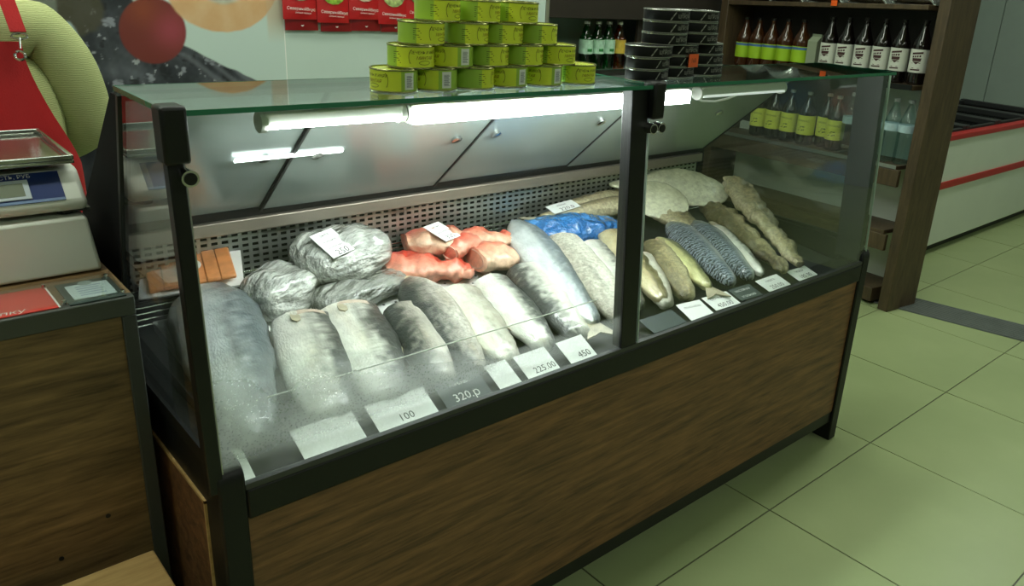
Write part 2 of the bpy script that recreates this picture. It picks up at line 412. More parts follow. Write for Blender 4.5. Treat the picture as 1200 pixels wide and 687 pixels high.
cp('door_rail', MB().prism([(GX0+.008, yb-.01, zb-.006), (GX0+.008, yb-.02, zb+.016), (GX0+.008, yb+.012, zb+.016), (GX0+.008, yb+.012, zb-.006)], (GX1-GX0-.008, 0, 0)), M_BLACKM)
cp('reflected_line', MB().prism([on_door(-1.235, .47, .009), on_door(-1.005, .47, .009), on_door(-1.005, .49, .009), on_door(-1.235, .49, .009)], -sn*.004), M_GLINT)  # added glowing line that imitates a reflection in the door; no lamp here
# glass
fy0, fz0, fy1, fz1 = .105, .648, .135, 1.220
def front_pane(xa, xb, m): return cp('front_glass', MB().prism([(xa, fy0, fz0), (xb, fy0, fz0), (xb, fy1, fz1), (xa, fy1, fz1)], (0, .005, 0)), m)
front_pane(GX0+.002, XM-.0, M_FOG); front_pane(XM+.012, GX1+.012, M_GLASS)
for x in (XM+.010, GX1+.011):
    ge = MB().prism([(x, fy0-.001, fz0), (x+.0025, fy0-.001, fz0), (x+.0025, fy1-.001, fz1), (x, fy1-.001, fz1)], (0, .006, 0))
    cp('polished_edge', ge, mat('glass_edge_pale', srgb(190, 210, 200), .2))
for xa, xb, sk in ((GX0-.004, XM+.012, 0), (XM+.02, GX1+.015, 0)):
    A, B, C_, D = (xa, .122, 1.2235), (xb, .122, 1.2235), (xb, .368, 1.2235), (xa+sk, .368, 1.2235)
    g = cp('top_glass', MB().prism([A, B, C_, D], (0, 0, .007)), M_TOPGLASS)
    for p, q in ((A, B), (B, C_), (C_, D), (D, A)):
        p, q = Vector(p)+Vector((0, 0, -.0003)), Vector(q)+Vector((0, 0, -.0003)); nn = (q-p).cross(Vector((0, 0, 1))).normalized()*.0015
        cp('green_edge', MB().prism([p, q, q+nn, p+nn], (0, 0, .0076)), M_GEDGE, 0, g)
side = [(fy0+.008, .688), (fy1+.008, 1.221), (.41, 1.221), (.805, .874), (.815, .688)]
sideL = [(fy0+.036, .688), (fy1+.036, 1.221), (.358, 1.221), (.447, .966), (.540, .688)]
skew = lambda x, y: x
for x, sp_ in ((GX0-.003, sideL), (GX1-.002, side)):
    g = cp('side_glass', MB().prism([(skew(x, a), a, b) for a, b in sp_], (.005, 0, 0)), M_SIDEGLASS)
    for i0, i1, wd in ((4, 0, -.026), (2, 3, -.010), (3, 4, -.010)):
        p, q = Vector((0, *sp_[i0])), Vector((0, *sp_[i1])); t = (q-p).normalized(); nn = Vector((0, -t.z, t.y))*wd
        cp('glass_frame', MB().prism([Vector((skew(x, v.y)-.003, v.y, v.z)) for v in (p, q, q+nn, p+nn)], (.011, 0, 0)), M_BLACKM, 0, g)
cp('rear_cheek', MB().prism([(skew(GX0, a), a, b) for a, b in ((.363, 1.214), (.452, .966), (.545, .688), (.845, .688), (.845, .872), (.805, .872), (.41, 1.214))], (.005, 0, 0)), mat('matt_black', srgb(13, 14, 16), .8, spec=.15))
cp('rear_bar', MB().box(GX0+.006, GX1-.006, .366, .414, 1.206, 1.2225), M_BLACKM, .003)
M_POST = mat('post_charcoal', srgb(34, 37, 36), .4)
def post(xa, xb, dpt, m=M_POST):
    cp('post', MB().prism([(xa, fy0+oy, .650), (xb, fy0+oy, .650), (xb, fy1+oy, 1.2225), (xa, fy1+oy, 1.2225)], (0, dpt, 0)), m, .002)
oy = -.004; post(GX0-.011, GX0+.010, .022, M_BLACKM); post(XM-.047, XM+.002, .03, M_BLACKM); oy = .0055; post(GX1-.018, GX1+.006, .085)
cp('post_trim', MB().prism([(GX0+.0105, fy0-.001, .650), (GX0+.0125, fy0-.001, .650), (GX0+.0125, fy1-.001, 1.21), (GX0+.0105, fy1-.001, 1.21)], (0, .008, 0)), M_ALU)
for x in (GX0-.002, XM+.018):
    h = cp('hinge', MB().box(x-.016, x+.018, .112, .150, 1.160, 1.238), M_BLACKM, .005)
    for dx in ((.012,) if x < -1 else (-.016, .010)):
        sc = MB(); sc.tube([(x+dx, .13, 1.142), (x+dx, .108, 1.142)], .0115, 16); cp('hinge_screw', sc, M_CHROME, 0, h)
        sc = MB(); sc.tube([(x+dx, .1085, 1.142), (x+dx, .1065, 1.142)], .0085, 16); cp('screw_centre', sc, M_BLACKM, 0, h)
# led tubes under the top glass
def led(xa, xb, wide, y=.395, z=1.148, m=M_LED):
    t = cp('led_tube', MB().box(xa, xb, y-.016, y+.022, z, z+.026), M_WHITEP, .004)
    cp('led_diffuser', MB().prism([(xa+.004, a_, b_) for a_, b_ in ((y-.0165, z+.002+.016*wide), (y-.0165, z-.0005), (y+.018, z-.0005), (y+.018, z-.003-.010*wide), (y-.019-.004*wide, z-.003-.010*wide), (y-.019-.004*wide, z+.002+.016*wide))], (xb-xa-.008, 0, 0)), m, 0, t)
    for x in (xa, xb):
        cp('end_cap', MB().tube([(x-.006, y, z+.008), (x+.006, y, z+.008)], .019, 14), M_WHITEP, 0, t)
    for x in (xa+.12*(xb-xa), xa+.88*(xb-xa)):
        cp('hanger', MB().box(x-.008, x+.008, y, y+.012, z+.026, 1.206), M_ALU, 0, t)
led(-1.255, -.98, .0); led(-.965, -.11, 1.); led(-.055, .345, .0, m=M_LEDOFF)
cp('lamp_cable', MB().tube([(-.97, .43, 1.16), (-.78, .38, 1.2), (-.6, .37, 1.214), (-.45, .4, 1.20), (-.2, .42, 1.17), (-.06, .43, 1.16)], .003, 6), M_WHITEP)
cp('lamp_cable', MB().tube([(-.04, .425, 1.143), (.0, .42, 1.128), (.06, .42, 1.124), (.12, .42, 1.13), (.2, .425, 1.145)], .0035, 6), M_WHITEP)
# thin white rod running behind the cards
cp('thin_white_rod', MB().tube([(X0+.05, .185, .742), (XM-.05, .185, .742)], .0013, 6), M_WHITEP)

# white perforated trays on the deck
def deck_frame(x, y, lift=0.): return Vector((x, y, dk(y)+lift))
tray_spots = [(-1.20, .55), (-.80, .55), (-.33, .55)]
tray_lab = ['at the left end, under the big silver fish', 'second from left, under the grey cut fish', 'under the silver fish left of the centre post']
tr0 = empty('fish_tray', deck_frame(*tray_spots[0], .001), 'white perforated plastic fish tray '+tray_lab[0], 'tray', 'white trays on the deck', (math.atan(.10), 0, 0))
MB().box(-.19, .19, -.145, .145, 0, .006).box(-.19, .19, -.145, -.139, .006, .02).box(-.19, .19, .139, .145, .006, .02).box(-.19, -.184, -.139, .139, .006, .02).box(.184, .19, -.139, .139, .006, .02).build('tray_base', M_TRAY, tr0)
ho = MB()
for i in range(11):
    for j in range(8): ho.tube([(-.16+i*.032, -.112+j*.032, .0055), (-.16+i*.032, -.112+j*.032, .0064)], .0035, 6)
tag(ho.build('drain_holes', M_BLACKM, tr0), kind='stuff')
for s_, l_ in list(zip(tray_spots, tray_lab))[1:]:
    copy_thing(tr0, deck_frame(*s_, .001), 'white perforated plastic fish tray '+l_)

# ------------------------------------------------------------------ fish
STY = {  # dorsal, flank, belly colours
    'silver': (srgb(98, 108, 114), srgb(180, 187, 188), srgb(214, 219, 217)),
    'white': (srgb(58, 60, 58), srgb(206, 206, 194), srgb(232, 232, 222)),
    'grey': (srgb(40, 44, 42), srgb(150, 146, 136), srgb(214, 208, 196)),
    'fillet': (srgb(170, 165, 150), srgb(206, 204, 188), srgb(224, 222, 206)),
    'yellow': (srgb(104, 106, 66), srgb(170, 168, 118), srgb(200, 196, 140)),
    'olive': (srgb(104, 96, 66), srgb(162, 150, 110), srgb(198, 188, 152)),
    'mackerel': (srgb(22, 29, 40), srgb(58, 70, 84), srgb(196, 200, 196)),
    'pollock': (srgb(92, 80, 58), srgb(156, 142, 110), srgb(190, 180, 146)),
    'cream': (srgb(206, 206, 170), srgb(220, 220, 188), srgb(226, 226, 196)),
    'red': (srgb(196, 58, 44), srgb(226, 112, 90), srgb(228, 160, 136)),
    'redpale': (srgb(220, 96, 76), srgb(232, 150, 122), srgb(220, 186, 158)),
    'blue': (srgb(40, 110, 180), srgb(70, 140, 205), srgb(120, 178, 225)),
    'bag': (srgb(150, 152, 146), srgb(206, 206, 198), srgb(236, 238, 230)),
    'bagdark': (srgb(110, 112, 104), srgb(140, 142, 134), srgb(176, 178, 170)),
}
def mack_mat():
    m = pigment('mackerel_skin', .25, .1, 30, .1); nt = m.node_tree
    bs = nt.nodes['Principled BSDF']; vm = bs.inputs['Base Color'].links[0].from_node
    tc = nd(nt, 'ShaderNodeTexCoord'); wv = nd(nt, 'ShaderNodeTexWave', Scale=30., Distortion=7., Detail=2.); wv.inputs['Detail Scale'].default_value = 2.5
    nt.links.new(tc.outputs['Object'], wv.inputs['Vector'])
    sp = nd(nt, 'ShaderNodeSeparateXYZ'); nt.links.new(tc.outputs['Object'], sp.inputs[0])
    mr = nd(nt, 'ShaderNodeMapRange'); mr.inputs['From Min'].default_value = .014; mr.inputs['From Max'].default_value = -.006; nt.links.new(sp.outputs['Y'], mr.inputs['Value'])
    mu = nd(nt, 'ShaderNodeMath', operation='MULTIPLY'); nt.links.new(wv.outputs['Fac'], mu.inputs[0]); nt.links.new(mr.outputs[0], mu.inputs[1])
    mx = nd(nt, 'ShaderNodeMixRGB'); m6 = nd(nt, 'ShaderNodeMath', operation='MULTIPLY'); m6.inputs[1].default_value = .42; nt.links.new(mu.outputs[0], m6.inputs[0]); nt.links.new(m6.outputs[0], mx.inputs[0]); nt.links.new(vm.outputs[0], mx.inputs[1]); mx.inputs[2].default_value = srgb(190, 202, 208)
    nt.links.new(mx.outputs[0], bs.inputs['Base Color']); return m
M_FISH = pigment('fish_skin', .28, .24, 55, .5, 240, .5, (.45, 1, 1))
M_SCALY = pigment('scaly_skin', .38, .5, 110, .7, 260, .2)
M_MACK = mack_mat()
M_FLESH = pigment('fish_flesh', .35, .3, 60, .5, 90, .3)
M_BAG = pigment('shrink_bag', .14, .55, 34, 1.0, 30, .9, (.5, 1.6, 1.2), bdist=.03)
M_BLUEBAG = pigment('blue_bag', .16, .45, 40, 1.0, 45, .8, bdist=.02)
M_FIN = mat('fin_membrane', srgb(176, 168, 142), .4, vary=.25, vscale=40)
M_FIND = mat('dark_fin', srgb(70, 70, 64), .4, vary=.3, vscale=40)
M_CUT = mat('cut_flesh', srgb(205, 170, 150), .35, vary=.2, vscale=30)
M_COLLAR = mat('collar_flesh', srgb(196, 178, 160), .35, vary=.25, vscale=60)
M_ORGAN = mat('orange_roe', srgb(200, 110, 50), .4, vary=.2, vscale=60)
def lerp(a, b, t): return a+(b-a)*t
def prof(kind, t):
    if kind == 'cut':      # beheaded at t=0, full shoulder, tapering to a narrow tail root
        return (.90+.10*math.sin(min(1, t/.3)*math.pi/2))*(1 if t < .35 else (1-((t-.35)/.65)**1.7*.50))
    if kind == 'whole':
        a = min(1, t/.28); return (.12+.88*math.sin(a*math.pi/2)**.8)*(1 if t < .38 else (1-((t-.38)/.62)**1.5*.64))
    if kind == 'stub':     # thick piece, cut at both ends
        return .86+.14*math.sin(t*math.pi)
    if kind == 'slab': return max(.10, math.sin(math.pi*(.05+.90*t))**.62)
    if kind == 'lump': return max(.15, math.sin(math.pi*(.03+.94*t))**.4)
    if kind == 'long': return (.62+.38*math.sin(min(1, t/.25)*math.pi/2))*(1 if t < .3 else (1-((t-.3)/.7)*.62))
def fish(name, label, cat, a, b, wid, thick, style='white', shape='cut', dors=1, skin=None, rough=0., tail=None, fins=(), group=None, roll=0., cutface=True, seed=0, ns=64, nr=30, bend=0., name_body='body'):
    a, b = Vector(a), Vector(b); wid *= 1.10; thick *= 1.06
    x = (b-a); L = x.length; x.normalize()
    y = Vector((0, 0, 1)).cross(x).normalized(); z = x.cross(y)
    rot = Matrix((x, y, z)).transposed()@Matrix.Rotation(roll, 3, 'X')
    e = empty(name, a, label, cat, group, rot.to_euler())
    natural = style in ('silver', 'white', 'grey', 'fillet', 'olive', 'yellow', 'pollock')
    Cd, Cf, Cb = STY[style]; mb = MB(); cols = []; rings = []
    for i in range(ns):
        t = i/(ns-1); p = prof(shape, t)
        if t > .96: p *= 1-.45*(t-.96)/.04
        hw, hh = wid/2*p, thick/2*(p**.8)
        cy = bend*math.sin(t*math.pi)*L; ring = []
        for k in range(nr):
            an = 2*math.pi*k/nr; cx_, sx2 = math.cos(an), math.sin(an)
            yy = cx_*hw; zz = math.copysign(abs(sx2)**.82, sx2)*hh
            dent = .0035*noise.noise(Vector((t*L*15, cx_*1.6+seed*2.3, sx2*1.6)))+.0016*noise.noise(Vector((t*L*42, cx_*4+seed, sx2*4)))
            zz += dent*sx2; yy += dent*cx_
            # slightly ridged back and belly
            yy *= 1+.06*abs(cx_)**6; q = Vector((t*L, yy+cy, zz))
            if rough:
                d = noise.noise(q*26+Vector((seed*3.7, seed, 0)))*rough+noise.noise(q*70+Vector((seed, 0, seed)))*rough*.4
                q.y += d*cx_; q.z += d*sx2
            ring.append(q)
            v = (cx_*dors+1)/2
            v += .10*noise.noise(Vector((t*L*16, cx_*2+seed, sx2)))+.07*noise.noise(Vector((t*L*60, cx_*9+seed, sx2*3)))
            if natural and v > .42: v += .22*noise.noise(Vector((t*L*75, cx_*11+seed, sx2*6)))+.10*noise.noise(Vector((t*L*150, cx_*20+seed, sx2*9)))
            c = [lerp(Cb[j], Cf[j], min(1, max(0, v/.5))) if v < .5 else lerp(Cf[j], Cd[j], min(1, (v-.5)/.30)) for j in range(3)]
            if natural:   # lateral line and a stained belly edge
                ll = math.exp(-((cx_-.16*dors-.05*math.sin(t*7+seed))/.07)**2)*.38*(1 if sx2 > 0 else 0)
                st = max(0, noise.noise(Vector((t*L*9+seed*5, cx_*2.2, seed))))**1.5*.5*(1 if v < .5 else .3)
                c = [c[j]*(1-ll)*(1-st*(.35, .55, .85)[j]) for j in range(3)]
            cols.append(c+[1])
        rings.append(ring)
    mb.loft(rings); mb.c = cols
    # smooth ends: dome the cut slightly
    mb.build(name_body, skin or M_FISH, e, ang=70)
    if cutface and shape in ('cut', 'stub'):
        cf = MB(); hw, hh = wid/2*prof(shape, 0), thick/2*prof(shape, 0)**.8
        r1 = [Vector((-.0015, math.cos(2*math.pi*k/nr)*hw*.90, math.sin(2*math.pi*k/nr)*hh*.88)) for k in range(nr)]
        r0 = [p+Vector((.003, 0, 0)) for p in r1]
        r2 = [Vector((.004, p.y*.45, p.z*.45)) for p in r1]
        cf.loft([r0, r1, r2]); cf.build('cut_face', M_CUT, e)
    if name == 'headless_fish' and not rough and seed not in (4, 5, 7, 10, 11):
        pf = MB(); hw, hh = wid/2*prof(shape, .1), thick/2*prof(shape, .1)**.8; cy_ = -dors*hw*.28; zc = hh*math.sqrt(1-.28**2)
        pf.prism([(.03*L, cy_-.008, zc-.004), (.03*L, cy_+.006, zc-.004), (.08*L, cy_+.009, zc-.001), (.13*L, cy_+.008, zc+.0005), (.15*L, cy_, zc+.001), (.12*L, cy_-.009, zc), (.07*L, cy_-.010, zc-.001)], (0, 0, .003)); pf.build('pectoral_fin', M_FIN, e)
        gs_ = MB()
        for k in range(nr):
            a0, a1 = 2*math.pi*k/nr, 2*math.pi*(k+1)/nr
            if math.sin(a0)+math.sin(a1) < -.1: continue
            q = lambda an, t: (t*L, math.cos(an)*wid/2*prof(shape, t)*1.012, math.sin(an)*thick/2*prof(shape, t)**.8*1.012)
            w0 = .018+.012*noise.noise(Vector((math.cos(a0)*2+seed, math.sin(a0)*2, 0))); w1 = .018+.012*noise.noise(Vector((math.cos(a1)*2+seed, math.sin(a1)*2, 0)))
            gs_.add([q(a0, 0), q(a1, 0), q(a1, w1/.4), q(a0, w0/.4)], [(0, 1, 2, 3)])
        gs_.build('gill_collar', M_COLLAR, e)
    if tail:
        tw = tail; tl = tail*.75; tf = MB(); rr = wid/2*prof(shape, 1)*.6; cy = 0
        pts = [(L-.01, rr), (L+tl*.5, tw*.36), (L+tl, tw*.52), (L+tl*.82, tw*.2), (L+tl*.62, 0), (L+tl*.82, -tw*.2), (L+tl, -tw*.52), (L+tl*.5, -tw*.36), (L-.01, -rr)]
        tf.prism([(px_, py_, -.0015) for px_, py_ in pts], (0, 0, .003)); tf.build('tail_fin', M_FIN, e)
    for t0, t1, sgn, hgt in fins:
        fm = MB(); n = 6; pts = []
        for i in range(n+1):
            t = lerp(t0, t1, i/n); pts.append((t*L, sgn*wid/2*prof(shape, t)*.94+bend*math.sin(t*math.pi)*L, 0))
        for i in range(n, -1, -1):
            t = lerp(t0, t1, i/n); pts.append((t*L+.012, sgn*(wid/2*prof(shape, t)*.94+hgt*math.sin(math.pi*(.15+.8*i/n)))+bend*math.sin(t*math.pi)*L, .001*((i % 2)*2-1)))
        fm.prism(pts, (0, 0, .0018)); fm.build('fin', M_FIND if style in ('grey', 'silver') else M_FIN, e)
    return e
def onp(x, y, lift): return (x, y, dk(y)+lift)
FG = 'fish laid out in the display case'
fish('whole_fish', 'very large blue-grey silver fish at the far left end of the case', 'fish', onp(-1.262, .755, .050), onp(-1.392, .165, .055), .150, .085, 'silver', 'whole', 1, rough=.004, tail=0, fins=((.35, .6, 1, .012),), group=FG, seed=1)
fish('headless_fish', 'cream bellied headless fish with orange roe at its cut, second from left', 'fish', onp(-1.150, .512, .042), onp(-1.250, .178, .034), .122, .066, 'white', 'cut', 1, fins=((.3, .55, 1, .01),), group=FG, seed=2)
fish('headless_fish', 'cream bellied headless fish below the dark lumpy bag, third from left', 'fish', onp(-1.048, .508, .042), onp(-1.140, .176, .034), .124, .066, 'white', 'cut', 1, fins=((.35, .6, 1, .01),), group=FG, seed=3)
fish('headless_fish', 'small brownish grey headless fish, fourth from left, with dark left edge', 'fish', onp(-.936, .465, .036), onp(-1.018, .178, .034), .086, .060, 'grey', 'cut', -1, group=FG, seed=4)
fish('headless_fish', 'long white headless fish with dark back, left of the red fish pieces', 'fish', onp(-.846, .585, .046), onp(-.934, .182, .034), .104, .066, 'grey', 'whole', -1, M_SCALY, fins=((.28, .5, 1, .018),), group=FG, seed=5)
fish('fish_fillet', 'whitish fish fillet with torn fin edge, left of the red fish tail', 'fish', onp(-.768, .485, .038), onp(-.852, .178, .032), .088, .046, 'fillet', 'cut', 1, rough=.004, fins=((.02, .2, 1, .03),), group=FG, seed=6)
fish('headless_fish', 'white bellied fish with silver right flank, sixth whole piece from left', 'fish', onp(-.678, .480, .042), onp(-.750, .180, .034), .092, .060, 'white', 'cut', 1, fins=((.0, .16, 1, .024), (.4, .7, -1, .012)), group=FG, seed=7)
fish('headless_fish', 'white split fish with dark left edge beside the long silver fish', 'fish', onp(-.556, .495, .044), onp(-.650, .180, .034), .104, .056, 'white', 'cut', -1, rough=.003, fins=((.3, .6, -1, .02),), group=FG, seed=8)
fish('whole_fish', 'longest slim silver fish with pointed snout beside the blue bag', 'fish', onp(-.388, .760, .058), onp(-.590, .200, .042), .108, .070, 'silver', 'whole', 1, tail=.08, fins=((.45, .62, 1, .012), (.7, .8, -1, .015)), group=FG, seed=9)
fish('headless_fish', 'thick pale grey headless fish just left of the black centre post', 'fish', onp(-.345, .592, .050), onp(-.505, .175, .038), .104, .066, 'fillet', 'cut', -1, M_SCALY, group=FG, seed=10)
fish('headless_fish', 'pale fish partly under the grey one, left of the centre post', 'fish', onp(-.255, .555, .036), onp(-.415, .22, .034), .080, .050, 'white', 'cut', 1, group=FG, seed=11)
fish('headless_fish', 'olive fish with torn fins behind the black centre post', 'fish', onp(-.180, .560, .055), onp(-.345, .20, .045), .078, .052, 'olive', 'cut', 1, rough=.004, fins=((.05, .3, 1, .02), (.1, .3, -1, .02)), group=FG, seed=12)
fish('headless_fish', 'cream yellow fish just right of the black centre post', 'fish', onp(-.195, .42, .040), onp(-.345, .188, .036), .070, .050, 'fillet', 'cut', 1, group=FG, seed=13)
fish('headless_fish', 'rough scaled greyish fish between the cream and yellow-green ones', 'fish', onp(-.095, .46, .045), onp(-.258, .188, .036), .078, .056, 'olive', 'cut', -1, M_SCALY, rough=.003, group=FG, seed=14)
fish('whole_fish', 'yellow-green fish with forked tail left of the mackerel', 'fish', onp(-.040, .50, .045), onp(-.150, .205, .034), .070, .050, 'yellow', 'whole', 1, tail=.07, group=FG, seed=15)
fish('mackerel', 'dark blue striped mackerel, the left one of the two', 'fish', onp(.082, .56, .052), onp(-.070, .188, .038), .092, .066, 'mackerel', 'whole', -1, M_MACK, group=FG, seed=16)
fish('mackerel', 'dark blue striped mackerel with pale belly, the right one of the two', 'fish', onp(.160, .53, .052), onp(.012, .188, .038), .088, .066, 'mackerel', 'whole', -1, M_MACK, group=FG, seed=17)
fish('headless_fish', 'slim pale silver fish against the right flank of the mackerel', 'fish', onp(.215, .50, .046), onp(.070, .188, .036), .058, .056, 'white', 'whole', 1, group=FG, seed=18)
fish('knobbly_fish', 'long knobbly yellowish grey fish, second from the right end', 'fish', onp(.365, .63, .052), onp(.150, .165, .038), .090, .060, 'olive', 'long', -1, M_SCALY, rough=.014, group=FG, seed=19)
fish('knobbly_fish', 'long knobbly grey fish at the right end, leaning up on the side glass', 'fish', onp(.455, .61, .135), onp(.235, .170, .038), .082, .054, 'olive', 'long', 1, M_SCALY, rough=.016, fins=((.0, .12, 1, .03), (.0, .1, -1, .02)), group=FG, seed=20)
fish('headless_fish', 'grey fish with ragged gill end behind the two mackerel', 'fish', onp(.170, .70, .060), onp(.115, .50, .050), .110, .05, 'olive', 'cut', 1, M_SCALY, rough=.012, group=FG, seed=23)
pol1 = fish('pollock', 'brownish headless fish lying lengthwise at the back above the blue bag', 'fish', onp(.045, .700, .075), onp(-.300, .745, .060), .068, .055, 'pollock', 'long', -1, M_SCALY, tail=.07, group=FG, seed=21)
pol2 = fish('pollock', 'thin brown dried fish at the back under a white price card', 'fish', onp(.11, .760, .085), onp(-.19, .765, .080), .040, .035, 'pollock', 'whole', -1, M_SCALY, rough=.004, tail=.04, group=FG, seed=22)
fish('flatfish_piece', 'pale cream flatfish slab lying on the pile right of the post', 'fish', onp(.06, .74, .098), onp(.195, .58, .082), .150, .028, 'cream', 'slab', 1, M_FLESH, rough=.003, group=FG, seed=24, roll=R(28), cutface=False)
fish('flatfish_piece', 'pale cream oval flatfish at the back right corner', 'fish', onp(.215, .79, .104), onp(.430, .60, .088), .150, .022, 'cream', 'slab', 1, M_FLESH, rough=.003, group=FG, seed=25, roll=R(30), cutface=False)
fish('flatfish_piece', 'small cream flatfish piece seen left of the black centre post', 'fish', onp(.02, .765, .115), onp(.13, .745, .105), .085, .022, 'cream', 'slab', 1, M_FLESH, rough=.003, group=FG, seed=26, cutface=False)
rf = fish('red_fish', 'red-orange headless fish carcass, left one, beside the grey bags', 'fish', onp(-.86, .70, .036), onp(-.665, .57, .036), .105, .062, 'red', 'long', 1, M_FLESH, rough=.020, fins=((.1, .4, -1, .03),), group=FG, seed=31)
rf2 = fish('red_fish', 'salmon coloured fish carcass with white label on it', 'fish', onp(-.765, .74, .066), onp(-.475, .65, .062), .120, .066, 'redpale', 'long', 1, M_FLESH, rough=.020, tail=.08, fins=((.3, .6, 1, .03),), group=FG, seed=32)
fish('red_fish', 'peach cut fish piece in front of the labelled red carcass', 'fish', onp(-.645, .60, .055), onp(-.535, .595, .050), .110, .060, 'redpale', 'stub', 1, M_FLESH, rough=.012, group=FG, seed=33)
fish('red_fish', 'deep red fish scrap between the labelled carcass and the peach piece', 'fish', onp(-.70, .63, .070), onp(-.60, .66, .075), .060, .045, 'red', 'stub', 1, M_FLESH, rough=.012, group=FG, seed=34)
fish('wrapped_fish', 'fish wrapped tightly in bright blue plastic film', 'fish', onp(-.085, .635, .045), onp(-.385, .715, .040), .130, .080, 'blue', 'lump', 1, M_BLUEBAG, rough=.013, fins=(), group=FG, seed=35, name_body='blue_film', cutface=False)
# roe and trimmings under the second fish
tag(MB().loft([[Vector((-1.175+.02*i+.0*k, .50-.035*i, dk(.5)+.03))+Vector((math.cos(k)*.014*p, 0, math.sin(k)*.016*p)) for k in [j*math.pi/4 for j in range(8)]] for i, p in enumerate((.3, 1, .9, .3))]).build('roe_piece', M_ORGAN, None), 'small orange roe piece beside the second fish from left', 'roe')
fish('fish_scrap', 'brown fish trimming between the big silver fish and the cream one', 'fish', onp(-1.215, .315, .022), onp(-1.225, .215, .022), .05, .035, 'pollock', 'stub', 1, M_FLESH, rough=.010, group=FG, seed=41)
# bagged lumps
def bag(name, label, c, sx, sy, sz, rz, style, seed, cat='bag'):
    e = empty(name, c, label, cat, 'vacuum bags at the back of the case', (0, 0, rz)); mb = MB(); rings = []; cols = []
    ns, nr = 30, 36; Cd, Cf, Cb = STY[style]
    for i in range(ns):
        ph = math.pi*(i+.5)/ns; ring = []
        for k in range(nr):
            a = 2*math.pi*k/nr
            d = Vector((math.sin(ph)*math.cos(a), math.sin(ph)*math.sin(a), math.cos(ph)))
            q = Vector((math.copysign(abs(d.x)**.72, d.x)*sx, math.copysign(abs(d.y)**.72, d.y)*sy, math.copysign(abs(d.z)**.8, d.z)*sz))
            nn = noise.noise(q*16+Vector((seed*2.1, seed, 0)))*.014+abs(noise.noise(Vector((q.x*20, q.y*60, q.z*40))+Vector((seed, 0, 0))))*.007
            q += d*nn; q.z = max(q.z, -sz*.72); ring.append(q)
            v = noise.noise(q*30+Vector((0, seed, 0)))*.5+.5
            cols.append([lerp(Cd[j], Cb[j], v) for j in range(3)]+[1])
        rings.append(ring[::-1])
    mb.loft(rings); mb.c = cols; mb.build('bag_film', M_BAG, e, ang=180)
    return e
bag('vacuum_bag', 'small grey lumpy vacuum bag, left of the labelled bag', (-1.135, .655, dk(.655)+.047), .084, .066, .054, .5, 'bag', 3)
b2 = bag('vacuum_bag', 'large grey lumpy vacuum bag with white price label on top', (-.965, .690, dk(.69)+.092), .125, .085, .062, .35, 'bag', 5)
bag('vacuum_bag', 'dark flat plastic bag lying under the labelled vacuum bag', (-.945, .625, dk(.625)+.030), .150, .070, .036, .4, 'bagdark', 9)
pk = empty('fillet_pack', (-1.285, .795-.03, dk(.765)+.075), 'flat clear pack of orange fish slices with round sticker, back left corner', 'pack', None, (R(14), R(-4), R(-20)))
sl = MB()
for i in range(6): sl.box(-.085+i*.028, -.053+i*.028, -.06, .06, .002+.002*i, .012+.002*i, rz=.1)
sl.build('fish_slices', mat('orange_fillet', srgb(216, 140, 86), .3, vary=.25, vscale=30), pk, bevel=.004)
MB().box(-.1, .105, -.07, .07, -.002, .0015).build('tray_card', M_PAPER, pk)
MB().tube([(.0, 0, .0215), (.0, 0, .0225)], .024, 16).build('sticker', M_PAPER, pk)
st_ = MB(); put_text(st_, '02', .022, lambda u, v: (u, v, .0229)); st_.build('sticker_print', M_INK, pk)
# ------------------------------------------------------------------ price cards
def card(label, c, w_, h_, rz, tilt, lines, m=M_PAPER, ink=M_INK, big=None, roll=0., name='price_card'):
    e = empty(name, c, label, 'price card', 'price cards in the case', (tilt, roll, rz))
    MB().box(-w_/2, w_/2, -h_/2, h_/2, 0, .0012).build('card', m, e)
    t = MB(); n = len(lines)
    for i, (s_, sz, dx) in enumerate(lines):
        put_text(t, s_, sz, lambda u, v, i=i, dx=dx: (u+dx, v+h_*(.5-(i+.6)/n*.98), .0016))
    t.build('card_print', ink, e)
    return e
def rest(things, x, y, dz=.004):
    """point and tilt of the topmost surface of some things at (x, y)"""
    bpy.context.view_layer.update(); best = None
    for th in things:
        for ob in th.children:
            inv = ob.matrix_world.inverted(); o = inv@Vector((x, y, 2.)); d = (inv.to_3x3()@Vector((0, 0, -1))).normalized()
            hit, p, n, _ = ob.ray_cast(o, d)
            if hit:
                p = ob.matrix_world@p
                if best is None or p.z > best: best = p.z
    return None if best is None else best+dz
def card_on(things, label, x, y, w_, h_, rz, lines, **k):
    zs = [(a, b, rest(things, x+a*w_*.32, y+b*h_*.32, 0)) for a in (-1, 1) for b in (-1, 1)]; c0 = rest(things, x, y, 0)
    zs = [(a, b, c0-.008 if z is None else z) for a, b, z in zs]
    A = np.array([[a*w_*.32, b*h_*.32, 1] for a, b, z in zs]); sx, sy, z0 = np.linalg.lstsq(A, np.array([z for _, _, z in zs]), rcond=None)[0]
    zc = max(c0, z0)+.006
    return card(label, (x, y, zc), w_, h_, rz, math.atan(max(.18, min(.6, sy))), lines, roll=-math.atan(max(-.4, min(.4, sx))), name='bag_label', **k)
L1 = [('ЦЕНА ЗА 1 КГ', .009, 0), ('250.00', .024, .006), ('руб.', .009, .03)]
def cz(y): return .6395
card_on([b2], 'white card on the labelled vacuum bag', -1.018, .632, .064, .080, R(16), [('рыба', .010, 0), ('холодная', .008, 0), ('коптильня', .008, 0), ('250', .024, .004)])
card_on([rf2], 'white label on the salmon coloured carcass', -.690, .680, .062, .078, R(18), [('окунь', .010, 0), ('н/р св.м.', .009, 0), ('320', .022, .002)])
card_on([pol1, pol2], 'white card lying on the thin brown fish at the back', -.215, .738, .100, .050, R(-4), [('минтай', .010, 0), ('220.0', .024, .006)])
